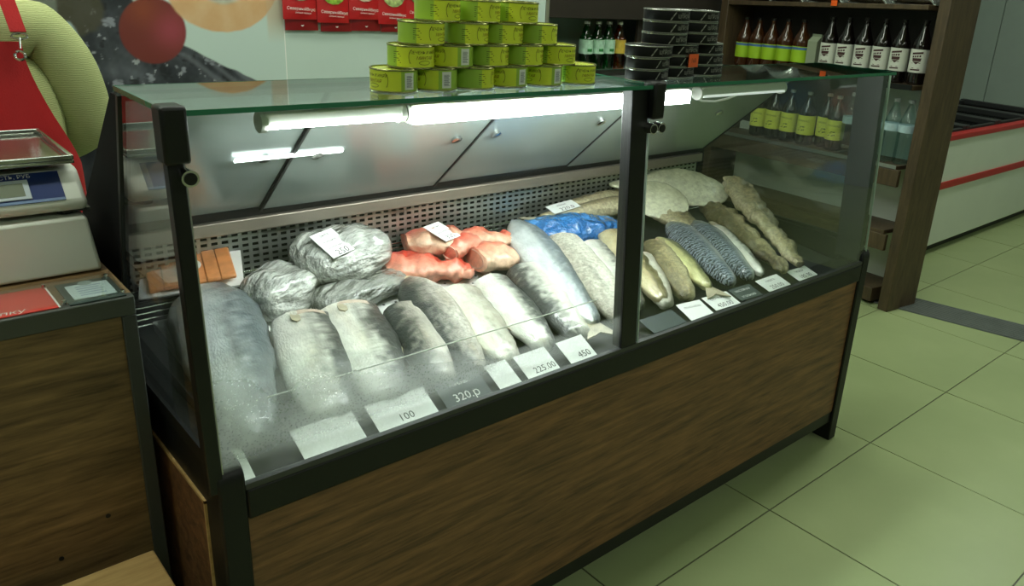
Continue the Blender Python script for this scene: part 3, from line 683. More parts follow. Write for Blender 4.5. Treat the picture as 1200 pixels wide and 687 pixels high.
fr_cards = [
    (-1.437, .050, 'small blank card at the left corner of the front glass', [], M_PAPER, 0),
    (-1.275, .125, 'bright wide blank card under the two big fish', [], M_PAPER, .02),
    (-1.130, .135, 'wide white card with faint print, second wide card from left', [('', .01, 0), ('100', .022, .0)], M_PAPER, .02),
    (-.995, .115, 'dark grey card with pale digits 320', [('ГОРБУША', .010, 0), ('320.р', .026, 0)], None, .0),
    (-.895, .060, 'small white card right of the dark grey card', [], M_PAPER, .04),
    (-.805, .095, 'white card with small print below the torn fillet', [('', .01, 0), ('225.00', .022, .01)], M_PAPER, .03),
    (-.690, .085, 'white card reading 450 below the long silver fish', [('', .01, 0), ('450', .024, .01)], M_PAPER, .03),
]
M_DCARD = mat('dark_card', srgb(58, 66, 68), .4)
for x, w_, lab, lines, m, rz in fr_cards:
    card(lab, (x, .150, .656), w_*.92, .062, rz, R(28), lines, m or M_DCARD, M_WINK if m is None else M_INK)
card('clear sleeved white card with a folded top, first right of the centre post', (-.275, .148, .650), .082, .070, R(-8), R(16), [('ЛЕМОНЕМА', .010, 0), ('', .01, 0)])
card('white card with a handwritten price, second right of the centre post', (-.165, .152, .650), .098, .056, R(-3), R(16), [('СКУМБРИЯ', .011, 0), ('450.00', .022, 0)])
card('black card with pale writing between two white cards', (-.058, .152, .650), .092, .052, R(-2), R(16), [('МАСЛЯНАЯ', .011, 0), ('УГОЛЬНАЯ', .011, 0)], M_DCARD, M_WINK)
card('white card with crossed handwriting, second from the right end', (.075, .152, .650), .105, .054, R(0), R(16), [('НАВАГА', .011, 0), ('250.00', .022, 0)])
card('white card at the right end of the strip', (.222, .150, .650), .098, .050, R(0), R(16), [('МОЙВА', .011, 0), ('180.00', .022, 0)])
card('blank dark card between the centre post and the clear sleeved card', (-.40, .15, .650), .12, .055, 0, R(16), [], M_DCARD)

# ------------------------------------------------------------------ green fish tins on the top glass
TZ = 1.2306; TR, TH = .0392, .0375
M_TINY = mat('lime_label', srgb(222, 234, 64), .32, vary=.04); M_TING = mat('green_label', srgb(164, 200, 74), .35, vary=.05)
M_TINM = mat('tin_metal', srgb(150, 150, 96), .25, metal=.8)
M_TINTXT = mat('dark_green_print', srgb(50, 58, 14), .6)
F0 = -math.pi/2
def tin_master():
    e = empty('fish_tin', (0, 0, 0), 'x', 'tin', 'green fish tins stacked on the case')
    mb = MB(); seg = 40; prof_ = [(TR, .002), (TR, TH-.002)]
    vs = []
    mb.lathe(prof_, seg); 
    for i, f in enumerate(mb.f):      # sectors of the printed wrapper
        if len(f) == 4:
            k = f[0] % seg; a = (2*math.pi*(k+.5)/seg-F0+math.pi) % (2*math.pi)-math.pi
            mb.m[i] = 0 if abs(a) < 1.22 else 1
    mb.build('wrapper', [M_TINY, M_TING], e)
    rm = MB(); rm.lathe([(TR-.004, TH-.003), (TR+.0008, TH-.0025), (TR+.0012, TH-.001), (TR+.0004, TH), (TR-.0016, TH), (TR-.0022, TH-.002), (.0, TH-.002)], 36)
    rm.build('lid', M_TINM, e)
    rb = MB(); rb.lathe([(0, .002), (TR-.0022, .002), (TR-.0016, 0), (TR+.0004, 0), (TR+.0012, .001), (TR+.0008, .0025), (TR-.004, .003)], 36); rb.build('bottom_rim', M_TINM, e)
    t = MB(); r = TR+.0003
    put_text(t, 'ПЕЧЕНЬ И ИКРА', .0068, wrap(r, F0, .0265), shear=.25); put_text(t, 'МИНТАЯ', .0074, wrap(r, F0, .0175), shear=.25, m=1)
    for sgn in (-1, 1):
        for i in range(7):
            a = R(-54+18*i); b_ = R(-54+18*(i+1)); W_ = .0012
            f_ = wrap(r, F0, .019); q = lambda an, rr: f_(sgn*(.021+rr*.55*math.cos(an)), rr*math.sin(an))
            vs = [q(a, .0135), q(b_, .0135), q(b_, .0135-W_), q(a, .0135-W_)]; t.add(vs, [(0, 1, 2, 3) if sgn > 0 else (3, 2, 1, 0)])
    n = 20
    for i in range(n):
        a, b_ = 2*math.pi*i/n, 2*math.pi*(i+1)/n; f_ = wrap(r, F0, .010)
        t.add([f_(.011*math.cos(a), .0035*math.sin(a)), f_(.011*math.cos(b_), .0035*math.sin(b_)), f_(.0102*math.cos(b_), .0028*math.sin(b_)), f_(.0102*math.cos(a), .0028*math.sin(a))], [(0, 1, 2, 3)])
    for i in range(6):
        f_ = wrap(r, F0-1.25, .009+i*.0034); t.add([f_(-.006, 0), f_(.008-(i % 3)*.002, 0), f_(.008-(i % 3)*.002, .0009), f_(-.006, .0009)], [(0, 1, 2, 3)])
    t.build('wrapper_print', [M_TINTXT, mat('brown_print', srgb(120, 84, 10), .6)], e)
    b = MB(); arc_patch(b, r, F0+1.42, F0+1.42+.46, .005, TH-.005, 6); b.build('barcode_patch', M_PAPER, e)
    bb = MB()
    for i in range(11):
        z = .009+i*.0018; arc_patch(bb, r+.0003, F0+1.50, F0+1.50+(.24 if i % 3 else .29), z, z+(.0009 if i % 2 else .0005), 4)
    bb.build('barcode', M_GREYINK, e)
    return e
tin = tin_master()
B_, F_, L_, S_ = 'bar', 'front', 'left', 'side'
ORD = ['leftmost', 'second from left', 'third from left', 'fourth from left', 'fifth from left', 'rightmost']
rows = [((-1.100, -1.020, -.941, -.860, -.776, -.686), 'bottom row', (-85, -95, 62, -82, -84, -2)),
        ((-1.064, -.984, -.903, -.822, -.739), 'second row up', (4, -88, 42, 42, 8)),
        ((-1.040, -.947, -.866, -.784), 'third row up', (28, 34, 36, 46)),
        ((-1.000, -.914, -.828), 'top row', (30, 34, 10))]
desc = {True: 'lime fish tin with barcode in front, ', False: 'lime fish tin with wording in front, '}
first = True
for ri, (xs, nm, rots) in enumerate(rows):
    for i, (x, rz) in enumerate(zip(xs, rots)):
        lab = desc[rz < -60]+(ORD[i] if i < len(xs)-1 else 'rightmost')+' of the '+nm
        loc = (x, .213+.006*ri+random.uniform(-.004, .004), TZ+ri*TH)
        if first: tin.location = loc; tin.rotation_euler = (0, 0, R(rz)); tin['label'] = lab; first = False
        else: copy_thing(tin, loc, lab, (0, 0, R(rz)))
# black oval tins
BZ, BH = TZ, .0246
M_BTIN = mat('black_label', srgb(15, 15, 16), .5, spec=.2); M_SIL = mat('silver_rim', srgb(176, 178, 172), .25, metal=.85); M_SINK = mat('silver_ink', srgb(150, 150, 142), .5)
def btin_master():
    e = empty('oval_fish_tin', (0, 0, 0), 'x', 'tin', 'black oval fish tins stacked on the case'); SY = .72; r = .0595
    MB().lathe([(r-.0012, .001), (r, .003), (r, BH-.003), (r-.0012, BH-.001)], 44, sy=SY).build('wrapper', M_BTIN, e)
    MB().lathe([(r-.006, BH-.002), (r+.0008, BH-.0024), (r+.001, BH-.0008), (r-.001, BH), (r-.003, BH-.001), (0, BH-.001)], 44, sy=SY).build('lid', M_SIL, e)
    MB().lathe([(0, .001), (r-.003, .001), (r-.001, 0), (r+.001, .0008), (r+.0008, .0024), (r-.006, .002)], 44, sy=SY).build('bottom_rim', M_SIL, e)
    t = MB(); rr = r+.0004
    put_text(t, 'ШПРОТЫ', .0105, wrap(rr, F0+.22, .0115, SY)); put_text(t, 'в масле', .0035, wrap(rr, F0+.1, .0185, SY)); put_text(t, '160 г', .0045, wrap(rr, F0+.58, .0185, SY))
    f_ = wrap(rr, F0-.38, .012, SY); t.add([f_(-.009, -.008), f_(-.0055, -.008), f_(.0075, .008), f_(.004, .008)], [(0, 1, 2, 3)])
    f_ = wrap(rr, F0+.2, .0055, SY); t.add([f_(-.014, 0), f_(.024, 0), f_(.024, .0008), f_(-.014, .0008)], [(0, 1, 2, 3)])
    t.build('wrapper_print', M_SINK, e)
    return e
bt = btin_master(); first = True
lev = ['bottom', 'second', 'third']
for (x, y, n, z0, nm, rots) in ((-.478, .205, 3, 0, 'left lower stack', (24, 22, -4)), (-.357, .235, 3, 0, 'middle lower stack', (6, 10, -8)), (-.236, .250, 3, 0, 'right lower stack', (-6, 4, 10)),
                          (-.418, .215, 3, 3, 'left upper stack', (2, 4, 0)), (-.288, .235, 3, 3, 'right upper stack', (0, 3, -3))):
    for k in range(n):
        lab = 'black and silver oval fish tin, %s from below in the %s' % (lev[k], nm)
        if nm == 'middle lower stack' and k == 1: lab = 'black oval fish tin with an orange price sticker, middle lower stack'
        loc = (x+random.uniform(-.003, .003), y, BZ+(z0+k)*BH)
        if first: bt.location = loc; bt.rotation_euler = (0, 0, R(rots[k]*.6)); bt['label'] = lab; first = False; o = bt
        else: o = copy_thing(bt, loc, lab, (0, 0, R(rots[k]*.6)))
        if 'orange' in lab: stick_on = o
s_ = MB(); s_.box(-.012, .026, -.0475, -.0462, .000, .029); s_.build('price_sticker', M_ORANGE, stick_on)
s_ = MB(); put_text(s_, '160', .014, lambda u, v: (u+.007, -.0478, v+.0145)); s_.build('sticker_print', mat('dark_red_ink', srgb(120, 30, 10), .6), stick_on)

# ------------------------------------------------------------------ sales counter on the left
KX, KY, KZ = -1.502, .335, .905
counter = empty('sales_counter', (-2.1, .7, 0), 'wood fronted sales counter with grey trim, left of the fish case', 'counter')
KO = (-2.1, .7, 0)
def kp(name, mb, m, bevel=0, parent=None): return mb.build(name, m, parent or counter, o=KO, bevel=bevel)
kp('front_panel', MB().box(-2.72, KX-.022, KY+.004, KY+.022, .06, KZ-.032), M_WOODC)
kp('side_panel', MB().box(KX-.022, KX, KY, .985, 0, KZ-.032), M_DARKGREY, .002)
kp('side_panel', MB().box(-2.742, -2.72, KY, .985, 0, KZ-.032), M_DARKGREY, .002)
kp('top_trim', MB().box(-2.742, KX, KY, KY+.02, KZ-.032, KZ), mat('counter_trim', srgb(70, 72, 68), .4), .002)
kp('counter_top', MB().box(-2.742, KX, KY+.02, .985, KZ-.032, KZ-.0005), M_WOODC)
kp('plinth', MB().box(-2.70, KX-.03, KY+.05, .95, 0, .06), M_BLACKM)
kp('inner_shelf', MB().box(-2.72, KX-.022, KY+.03, .97, .45, .468), M_WOODC)
sc = MB()
for x, z in ((-1.585, .52), (-1.66, .47)): sc.tube([(x, KY+.005, z), (x, KY+.0025, z)], .004, 10)
kp('panel_screw', sc, M_BLACKM)
# printed sheets under a clear cover
cov = empty('counter_sign_cover', (-1.70, .385, KZ), 'clear plastic cover with steel pins over the counter signs', 'sign cover')
MB().box(-.50, .190, -.042, .060, .0042, .0062).build('clear_sheet', M_CLEARP, cov)
for x, y in ((.095, .052), (.105, -.034), (.183, .052), (.185, -.036)): MB().tube([(x, y, .0), (x, y, .008)], .003, 8).build('pin', M_CHROME, cov)
rs = empty('red_notice', (-1.72, .388, KZ), 'red notice with white lettering lying on the counter front', 'sign')
MB().box(-.36, .116, -.046, .054, .0005, .0018).build('notice_sheet', mat('notice_red', srgb(205, 58, 46), .5), rs)
t = MB()
for k, (s1, s2) in enumerate(((.0105, 'В нашей рыбной'), (.0105, 'продукции всегда'), (.0105, 'свежий вкус и'), (.0105, 'качество'))): put_text(t, s2, s1, lambda u, v, k=k: (u-.05, v+.042-k*.0135, .0022), align='LEFT')
put_text(t, 'Спасибо', .020, lambda u, v: (u-.01, v-.014, .0022), align='RIGHT', shear=.2); put_text(t, 'за покупку', .020, lambda u, v: (u+.075, v-.034, .0022), align='RIGHT', shear=.2)
t.build('notice_print', M_WINK, rs)
MB().box(.116, .1185, -.046, .054, .0005, .002).build('white_border', M_PAPER, rs)
ds = empty('terminal_holder', (-1.548, .386, KZ), 'dark green-grey plate holding a white card at the counter corner', 'plate')
MB().box(-.042, .036, -.046, .054, .0005, .0022).build('plate', mat('slate_plate', srgb(52, 66, 62), .45), ds)
MB().box(-.032, .028, -.030, .036, .0022, .0034).build('white_card', mat('pale_card', srgb(196, 212, 210), .45), ds, bevel=.004)
t = MB()
for k in range(5): t.box(-.02, .016-.004*(k % 2), -.018+k*.010, -.015+k*.010, .0034, .0037)
t.build('card_print', mat('pale_blue_ink', srgb(140, 160, 182), .6), ds)
MB().tube([(-.003, .037, .0025), (-.003, .037, .004)], .010, 14).build('card_tab', mat('tab_grey', srgb(150, 165, 160), .4), ds)
# white box and scale
bx = empty('white_box', (-1.72, .66, KZ), 'plain white plastic box on the counter under the scale', 'box')
MB().loft([[Vector((x0, y0, z)), Vector((x0, y1, z)), Vector((x1, y1, z)), Vector((x1, y0, z))] for x0, x1, y0, y1, z in ((-.205, .210, -.182, .162, .002), (-.198, .200, -.172, .155, .097))]).build('box_body', M_WHITEP, bx, bevel=.006)
MB().box(-.19, .202, -.17, .15, 0, .002).build('box_foot', M_BLACKM, bx)
S0 = (-1.70, .66, KZ+.0975)
scl = empty('weighing_scale', S0, 'white shop scale with blue display panel and steel pan', 'scale')
sb = MB(); prf = [(-.165, .008), (-.172, .024), (-.125, .074), (.12, .074), (.13, .008)]
sb.prism([(-.20, a, b) for a, b in prf], (.385, 0, 0)); sb.build('scale_body', M_WHITEP, scl, bevel=.008)
def face(x, t, off): # on the sloped front of the scale
    dy, dz = .047, .050; n = math.hypot(dy, dz); return (x, -.172+dy*t-dz/n*off, .024+dz*t+dy/n*off)
def fpanel(mb, x0, x1, t0, t1, o0, o1, m=0):
    q = [face(x0, t0, o0), face(x1, t0, o0), face(x1, t1, o0), face(x0, t1, o0)]; n = Vector(face(0, 0, o1))-Vector(face(0, 0, o0)); return mb.prism(q, n, m)
fpanel(MB(), -.19, .155, .10, .90, 0, .0015).build('display_panel', mat('panel_blue', srgb(26, 48, 108), .3), scl)
ps = MB(); fpanel(ps, -.19, .155, .10, .17, .0015, .002); ps.build('panel_stripe', mat('stripe_blue', srgb(120, 140, 180), .3), scl)
for i, (xa, xb) in enumerate(((-.155, -.085), (-.062, .012), (.034, .110))):
    f = fpanel(MB(), xa, xb, .2, .72, .0015, .004).build('display_frame', mat('frame_silver', srgb(196, 206, 214), .35), scl, bevel=.001)
    fpanel(MB(), xa+.008, xb-.008, .28, .62, .004, .0046).build('display_glass', mat('display_lit', srgb(186, 206, 224), .2, emit=.4) if i == 1 else mat('display_olive', srgb(128, 134, 118), .2), f)
t = MB(); nf = lambda x0, t0: (lambda u, v: face(x0+u, t0+v/.0686, .0022))
for tx_, x_ in (('СТОИМОСТЬ, РУБ', .072), ('ЦЕНА, РУБ/кг', -.025), ('МАССА, кг', -.12)): put_text(MB(), tx_, .0098, nf(x_, .81)).build('panel_print', M_WINK, scl)
pn = MB(); pn.box(-.19, .178, -.150, .105, .084, .090).box(-.19, .178, -.150, -.144, .090, .098).box(-.19, .178, .099, .105, .090, .098).box(-.19, -.184, -.144, .099, .090, .098).box(.172, .178, -.144, .099, .090, .098)
pn.build('weighing_pan', mat('polished_steel', srgb(196, 198, 192), .14, metal=.95), scl, bevel=.0015)
MB().box(-.06, .06, -.05, .05, .074, .084).build('pan_support', M_BLACKM, scl)
for x in (-.17, .155):
    for y in (-.14, .10): MB().tube([(x, y, 0), (x, y, .010)], .012, 10).build('rubber_foot', M_BLACKM, scl)
MB().box(.15, .19, -.155, .12, .004, .009).build('side_ledge', M_DARKGREY, scl)
cb = MB().tube([(-1.515, .72, KZ+.16), (-1.505, .74, KZ+.15), (-1.500, .76, KZ+.10), (-1.502, .79, KZ+.04), (-1.515, .82, KZ+.008), (-1.56, .87, KZ+.006)], .004, 8)
tag(cb.build('power_cable', M_BLACKM, None, o=(-1.52, .8, KZ)), 'black power cable of the scale behind the white box', 'cable').location = (-1.52, .8, KZ)
# pine stool
stool = empty('pine_stool', (-1.72, .10, 0), 'light pine stool in front of the counter at the lower left', 'stool')
MB().box(-.17, .186, -.17, .196, .43, .452).build('seat', M_PINE, stool, bevel=.003)
for x in (-.15, .135):
    for y in (-.15, .145): MB().box(x, x+.032, y, y+.032, 0, .43).build('leg', M_PINE, stool, bevel=.002)
MB().box(-.118, .135, -.143, -.125, .36, .43).box(-.118, .135, .15, .168, .36, .43).build('apron_rail', M_PINE, stool)
MB().tube([(.095, .120, .4515), (.095, .120, .4525)], .003, 8).build('nail_head', M_BLACKM, stool)

# ------------------------------------------------------------------ mural poster
def mural():
    X0m, X1m, Z0m, Z1m = -2.9, -.505, .3, 2.0
    nx, nz = 330, 300; xs = np.concatenate([np.linspace(X0m, -1.4, 70), np.linspace(-1.395, X1m, nx-70)]); zs = np.concatenate([np.linspace(Z0m, .9, 60), np.linspace(.905, 1.70, nz-80), np.linspace(1.71, Z1m, 20)])
    XX, ZZ = np.meshgrid(xs, zs); px = 190+(XX+.923)/.00294; py = 40+(1.16-ZZ)/.0031+(px-190)*.04
    def c3(r, g, b): return np.array([lin(r/255), lin(g/255), lin(b/255)])
    rng = np.random.RandomState(3)
    def nz2(sc, seed):
        r_ = np.random.RandomState(seed); tot = np.zeros_like(px); amp = 1.
        for o in range(4):
            for _ in range(5):
                th = r_.rand()*6.28; k = sc*2**o*(.7+.6*r_.rand()); tot += amp*np.sin((px*np.cos(th)+py*np.sin(th))*k+r_.rand()*6.28)
            amp *= .6
        return tot/8
    base = np.ones(px.shape+(3,))*c3(196, 214, 208)
    def put(mask, col):
        m_ = np.clip(mask, 0, 1)[..., None]; base[:] = base*(1-m_)+col*m_
    sm = lambda v, w_=1.5: np.clip(v/w_+.5, 0, 1)
    n1, n2 = nz2(.05, 1), nz2(.11, 5)
    # dark fish and herbs behind the tomato
    edge = np.where(py < 50, 165, 215+(py-55)*1.9)+8*n1
    dark = sm(np.minimum(edge-px+20*(py < 40)*0, px-90-6*n1), 3)*sm(py-(-60)+0*px, 4)
    top_l = sm(np.where(py < 30, 165-px+6*n2, 300-px), 4)
    tone = np.clip(.5+.5*n2+.25*n1, 0, 1)[..., None]
    dcol = c3(22, 26, 34)*(1-tone)+c3(92, 96, 104)*tone**2+c3(8, 8, 10)*0
    put(dark*top_l, dcol)
    n3, n4 = nz2(.19, 11), nz2(.30, 17)
    put(dark*top_l*sm(n3-.42, .12)*.8, c3(150, 154, 164)); put(dark*top_l*sm(n4-.5, .1)*.7, c3(176, 180, 186)); put(dark*top_l*sm(-n3-.35, .15)*.8, c3(10, 12, 16))
    # pale silver streaks of fish skin at the right foot of the dark mass
    for k in range(4):
        d = np.abs((px-(212+k*17))-(py-62)*1.15+4*n1); put(sm(4-d+2*n2, 5)*sm(py-60-4*k, 3)*sm(150-py, 4)*sm(edge-px, 6)*.5, c3(120, 124, 132))
    put(sm(30-np.hypot((px-100)/1.1, py-12)+4*n2, 4)*.8, c3(70, 66, 48))
    put(sm(8-np.abs(px-108+(py-60)*-.45), 3)*sm(py-25, 4)*sm(72-py, 4), c3(186, 208, 206))
    put(sm(520-np.hypot(px-120, py-560), 6)*sm(px-90, 6)*sm(290-px, 10)*sm(py-120, 8), dcol*.8)
    # tomato
    rr = np.hypot((px-181), (py-36)*1.02); put(sm(35-rr, 2), c3(112, 44, 36))
    hl = np.exp(-((px-200)**2+(py-36)**2)/(2*13**2)); put(sm(35-rr, 2)*hl*.7, c3(168, 70, 84)); put(sm(35-rr, 2)*np.exp(-((px-172)**2+(py-14)**2)/(2*11**2))*.6, c3(142, 70, 40))
    # curled shrimp
    r2 = np.hypot((px-262)/1.22, py+14); ring = sm(54-r2+1.5*n2, 2)*sm(r2-22, 4)
    tone = np.clip(.55+.35*n2+.10*np.sin(np.arctan2(py+14, px-262)*9+2*n1), 0, 1)[..., None]
    put(ring, c3(206, 150, 98)*(1-tone)+c3(222, 190, 148)*tone)
    put(sm(23-r2, 6), c3(150, 150, 128)*(1-tone)+c3(200, 205, 190)*tone)
    put(sm(px-312, 3)*sm(60-np.abs(py+20), 30)*.6, c3(206, 176, 140))
    # more printed food further left and above, mostly hidden by the saleswoman
    for cx_, cy_, rr_, co in ((-60, -120, 60, (150, 60, 44)), (60, -170, 70, (208, 160, 110)), (-240, 40, 80, (40, 46, 52)), (-330, -120, 60, (196, 170, 90)), (200, -190, 60, (60, 90, 40)), (-160, 200, 90, (60, 66, 74))):
        q = np.hypot(px-cx_, py-cy_)+6*n1; put(sm(rr_-q, 4), c3(*co)*(.7+.5*np.clip(.5+.5*n2, 0, 1))[..., None])
    mb = MB(); yf = 1.9965
    mb.v = [(x, yf, z) for z in zs for x in xs]
    mb.f = [(j*nx+i, j*nx+i+1, (j+1)*nx+i+1, (j+1)*nx+i) for j in range(nz-1) for i in range(nx-1)]; mb.m = [0]*len(mb.f)
    mb.c = np.concatenate([base.reshape(-1, 3), np.ones((nx*nz, 1))], 1)
    m, nt, bs = new_mat('mural_print'); at = nd(nt, 'ShaderNodeAttribute', attribute_name='Col'); nt.links.new(at.outputs['Color'], bs.inputs['Base Color']); bs.inputs['Roughness'].default_value = .45
    o = mb.build('wall_poster', m); tag(o, 'large printed wall poster of tomato, shrimp and dark fish behind the saleswoman', 'poster')
    ed = MB().box(X0m, X1m+.004, 1.9966, 1.9995, Z0m, Z1m); ed.build('poster_backing', M_PAPER, o)
mural()
# red packets hanging on the wall
def packet(x, z, lab, seed, rear=False):
    e = empty('red_packet', (x, 1.975 if not rear else 1.990, z), lab, 'packet', 'red packets hanging on the wall')
    mb = MB(); n = 9; W_ = .128; H_ = .19; th = .012; rings = []
    f = []; 
    for i in range(n+1):
        zz = H_*i/n; b = th*math.sin(math.pi*min(1, max(0, (i)/n)))**.6+.0008
        rings.append([Vector((-W_/2, 0, zz)), Vector((-W_/4, -b*.8, zz)), Vector((0, -b, zz)), Vector((W_/4, -b*.8, zz)), Vector((W_/2, 0, zz)), Vector((W_/4, b*.25, zz)), Vector((0, b*.3, zz)), Vector((-W_/4, b*.25, zz))])
    mb.loft(rings); mb.build('pouch', mat('packet_red', srgb(196, 30, 34), .35) if not rear else mat('packet_red_dark', srgb(150, 22, 28), .4), e)
    if not rear:
        pc = MB(); vs = [(.052*math.cos(R(a)), -.0135, .118+.052*math.sin(R(a))) for a in range(0, 360, 24)]; pc.prism(vs, (0, .002, 0))
        random.seed(seed); pc.build('food_picture', mat('salad_%d' % seed, [srgb(150, 170, 120), srgb(140, 176, 60), srgb(196, 180, 150), srgb(160, 176, 110), srgb(120, 140, 70)][seed % 5], .5, vary=.6, vscale=60), e)
        t = MB(); put_text(t, 'СеверныйВкус', .0150, lambda u, v: (u, -.0136, .038+v-.05*u), shear=.1); put_text(t, 'рыбный перекус', .0075, lambda u, v: (u+.008, -.0136, .024+v-.05*u))
        t.build('packet_print', M_WINK, e)
    else:
        MB().tube([(0, -.001, .02), (0, -.0065, .02)], .006, 10).build('hang_hole', M_PAPER, e)
    return e
for i, (x, z) in enumerate(((-.450, 1.218), (-.319, 1.208), (-.189, 1.222), (-.064, 1.206), (.060, 1.214))):
    packet(x, z, 'red food packet with white lettering, %s of the front packets' % ORD[i if i < 4 else 5], i)
for i, x in enumerate((-.438, -.300, -.175, -.045, .075)):
    packet(x, 1.178-.003*(i % 2), 'darker red packet hanging lower behind, %s of the rear packets' % ORD[i if i < 4 else 5], i, True)

# ------------------------------------------------------------------ bottle rack (stands square to the aisle, slightly turned)
RO = Vector((1.80, .60, 0)); RA = -math.atan2(.152, .988)
SL = -.042
rack = empty('bottle_rack', RO, 'dark brown wooden rack of drinks right of the fish case', 'rack', None, (0, 0, RA))
# local frame: +Y runs along the rack to the far end, +X goes into its depth
RL, RD = 1.30, .215
def rz_(z, y): return z+SL*y
def board(name, z1, th, x0=.004, x1=RD, y0=.06, y1=RL, m=M_WOODR):
    return MB().prism([(x0, y0, rz_(z1, y0)), (x0, y1, rz_(z1, y1)), (x0, y1, rz_(z1, y1)-th), (x0, y0, rz_(z1, y0)-th)], (x1-x0, 0, 0)).build(name, m, rack, bevel=.002)
for y in (-.045, RL):
    MB().box(0, RD+.013, y, y+.055, 0, 1.62).build('end_panel', M_WOODR, rack, bevel=.003)
board('shelf_board', .09, .07); board('shelf_board', .39, .02); board('shelf_board', .705, .02); board('shelf_board', 1.075, .022); board('shelf_board', 1.425, .022)
for z in (.37, .685): MB().prism([(-.002, .04, z), (-.002, RL, rz_(z, RL)), (-.002, RL, rz_(z, RL)-.08), (-.002, .04, z-.08)], (.02, 0, 0)).build('front_rail', M_WOODR, rack, bevel=.002)
MB().box(RD, RD+.012, .012, RL+.06, .0, .70).build('white_back', mat('rack_white', srgb(214, 220, 208), .5), rack)
MB().box(RD, RD+.012, .012, .50, .70, 1.05).build('white_back', MATS['rack_white'], rack)
MB().box(RD, RD+.012, .50, RL+.06, .70, 1.05).box(RD, RD+.012, .012, RL+.06, 1.05, 1.62).build('dark_back', mat('rack_dark_back', srgb(34, 30, 26), .6), rack)
MB().prism([(-.003, .06, rz_(.708, .06)), (-.003, RL, rz_(.708, RL)), (-.003, RL, rz_(.690, RL)), (-.003, .06, rz_(.690, .06))], (.003, 0, 0)).build('price_rail', M_ALU, rack)
MB().prism([(-.003, .06, rz_(1.078, .06)), (-.003, RL, rz_(1.078, RL)), (-.003, RL, rz_(1.054, RL)), (-.003, .06, rz_(1.054, .06))], (.003, 0, 0)).build('price_rail', M_BLACKM, rack)
tg = MB().box(-.006, -.003, .55, .585, 1.386, 1.412); tg.build('price_tag', M_ORANGE, rack)
def rackpt(y, dep, z): 
    c, s = math.cos(RA), math.sin(RA); return Vector((RO.x+dep*c-y*s, RO.y+dep*s+y*c, z))
def bottle_master(name, cat, grp, H, r, body_m, cap_m, lab_m, l0, l1, neck=.42, deco=None, print_m=None, seg=24):
    e = empty(name, (0, 0, 0), 'x', cat, grp)
    n = .013; sh = H*(1-neck)
    pr = [(r*.82, 0), (r*.98, .006), (r, .015), (r, sh), (r*.96, sh+H*.05), (r*.72, sh+H*.15), (n*1.25, sh+H*.28), (n, H*.955-.012), (n, H*.96)]
    MB().lathe(pr, seg).build('bottle_body', body_m, e)
    MB().lathe([(n+.001, H*.945), (n+.002, H*.947), (n+.002, H-.001), (n, H)], 14).build('cap', cap_m, e)
    if lab_m:
        MB().lathe([(r+.0008, l0), (r+.0012, l0+.0005), (r+.0012, l1-.0005), (r+.0008, l1)], seg).build('paper_label', lab_m, e)
    if deco:
        t = MB(); deco(t, r+.0018, l0, l1); t.build('label_print', print_m, e)
    return e
FR = math.pi+.36   # bottles face -X in the rack frame
M_CAPK = mat('cap_black', srgb(24, 22, 22), .3); M_CAPW = mat('cap_white', srgb(222, 226, 222), .35); M_CAPB = mat('cap_silver', srgb(196, 196, 190), .3, metal=.6)
M_DBOT = mat('dark_bottle', srgb(18, 12, 10), .08, coat=.6); M_ABOT = mat('amber_bottle', srgb(62, 34, 15), .08, coat=.6)
M_WBOT = glass('water_bottle_plastic', (.80, .90, .90), 2.0, .02); M_GBOT = glass('green_soda', (.10, .55, .22), 2.2, .02); M_OBOT = glass('orange_soda', (.75, .33, .06), 2.2, .02)
def crest(t, r, l0, l1):
    h = l1-l0; f_ = wrap(r, FR-.05, l0+h*.5)
    def quad(a):   # a, b along the bottom, c, d along the top; cut into strips so that it follows the curve
        A, B, C_, D = [Vector(p) for p in a]; n = 8; vs = []
        for i in range(n+1):
            for p in (A.lerp(B, i/n), D.lerp(C_, i/n)): vs.append(f_(p.x*.026, p.y*h*.42))
        t.add(vs, [(2*i, 2*i+2, 2*i+3, 2*i+1) for i in range(n)])
    quad([(-.95, .62), (.95, .78), (.95, .98), (-.95, .82)])
    for x in (-.82, -.42, -.02, .38): quad([(x, .38+x*.08), (x+.28, .40+x*.08), (x+.28, .60+x*.08), (x, .58+x*.08)])
    quad([(-.72, -.04), (.72, 0), (.80, .32), (-.80, .28)]); quad([(-.04, -.32), (.04, -.32), (.66, -.04), (-.66, -.08)])
    quad([(-.95, -.22), (-.60, -.22), (.70, -.72), (.35, -.74)]); quad([(.80, -.16), (.48, -.18), (-.70, -.72), (-.35, -.76)])
    quad([(-.90, -.84), (.80, -.80), (.80, -.94), (-.90, -.98)])
def stripe(t, r, l0, l1):
    arc_patch(t, r, FR-1.3, FR+1.3, l1-.016, l1-.004, 10)
def textlab(t, r, l0, l1):
    h = l1-l0; put_text(t, 'ЛИМОНАД', .013, wrap(r, FR, l0+h*.72)); 
    f_ = wrap(r, FR-.1, l0+h*.32)
    for q in ([(-.02, -.012), (-.012, -.012), (.004, .012), (-.004, .012)], [(.0, -.012), (.018, -.008), (.018, -.002), (.002, -.006)], [(.004, .012), (.018, .012), (.018, .007), (.006, .007)]): t.add([f_(*p) for p in q], [(0, 1, 2, 3)])
def place(master, pts, labels):
    for i, (p, l) in enumerate(zip(pts, labels)):
        if i == 0: master.location = p; master.rotation_euler = (0, 0, RA+random.uniform(-.1, .1)); master['label'] = l
        else: copy_thing(master, p, l, (0, 0, RA+random.uniform(-.12, .12)))
db = bottle_master('dark_bottle', 'bottle', 'dark bottles on the upper shelf', .285, .042, M_DBOT, M_CAPK, mat('white_label', srgb(216, 218, 208), .5, vary=.03), .055, .158, .42, crest, mat('crest_ink', srgb(66, 34, 34), .6))
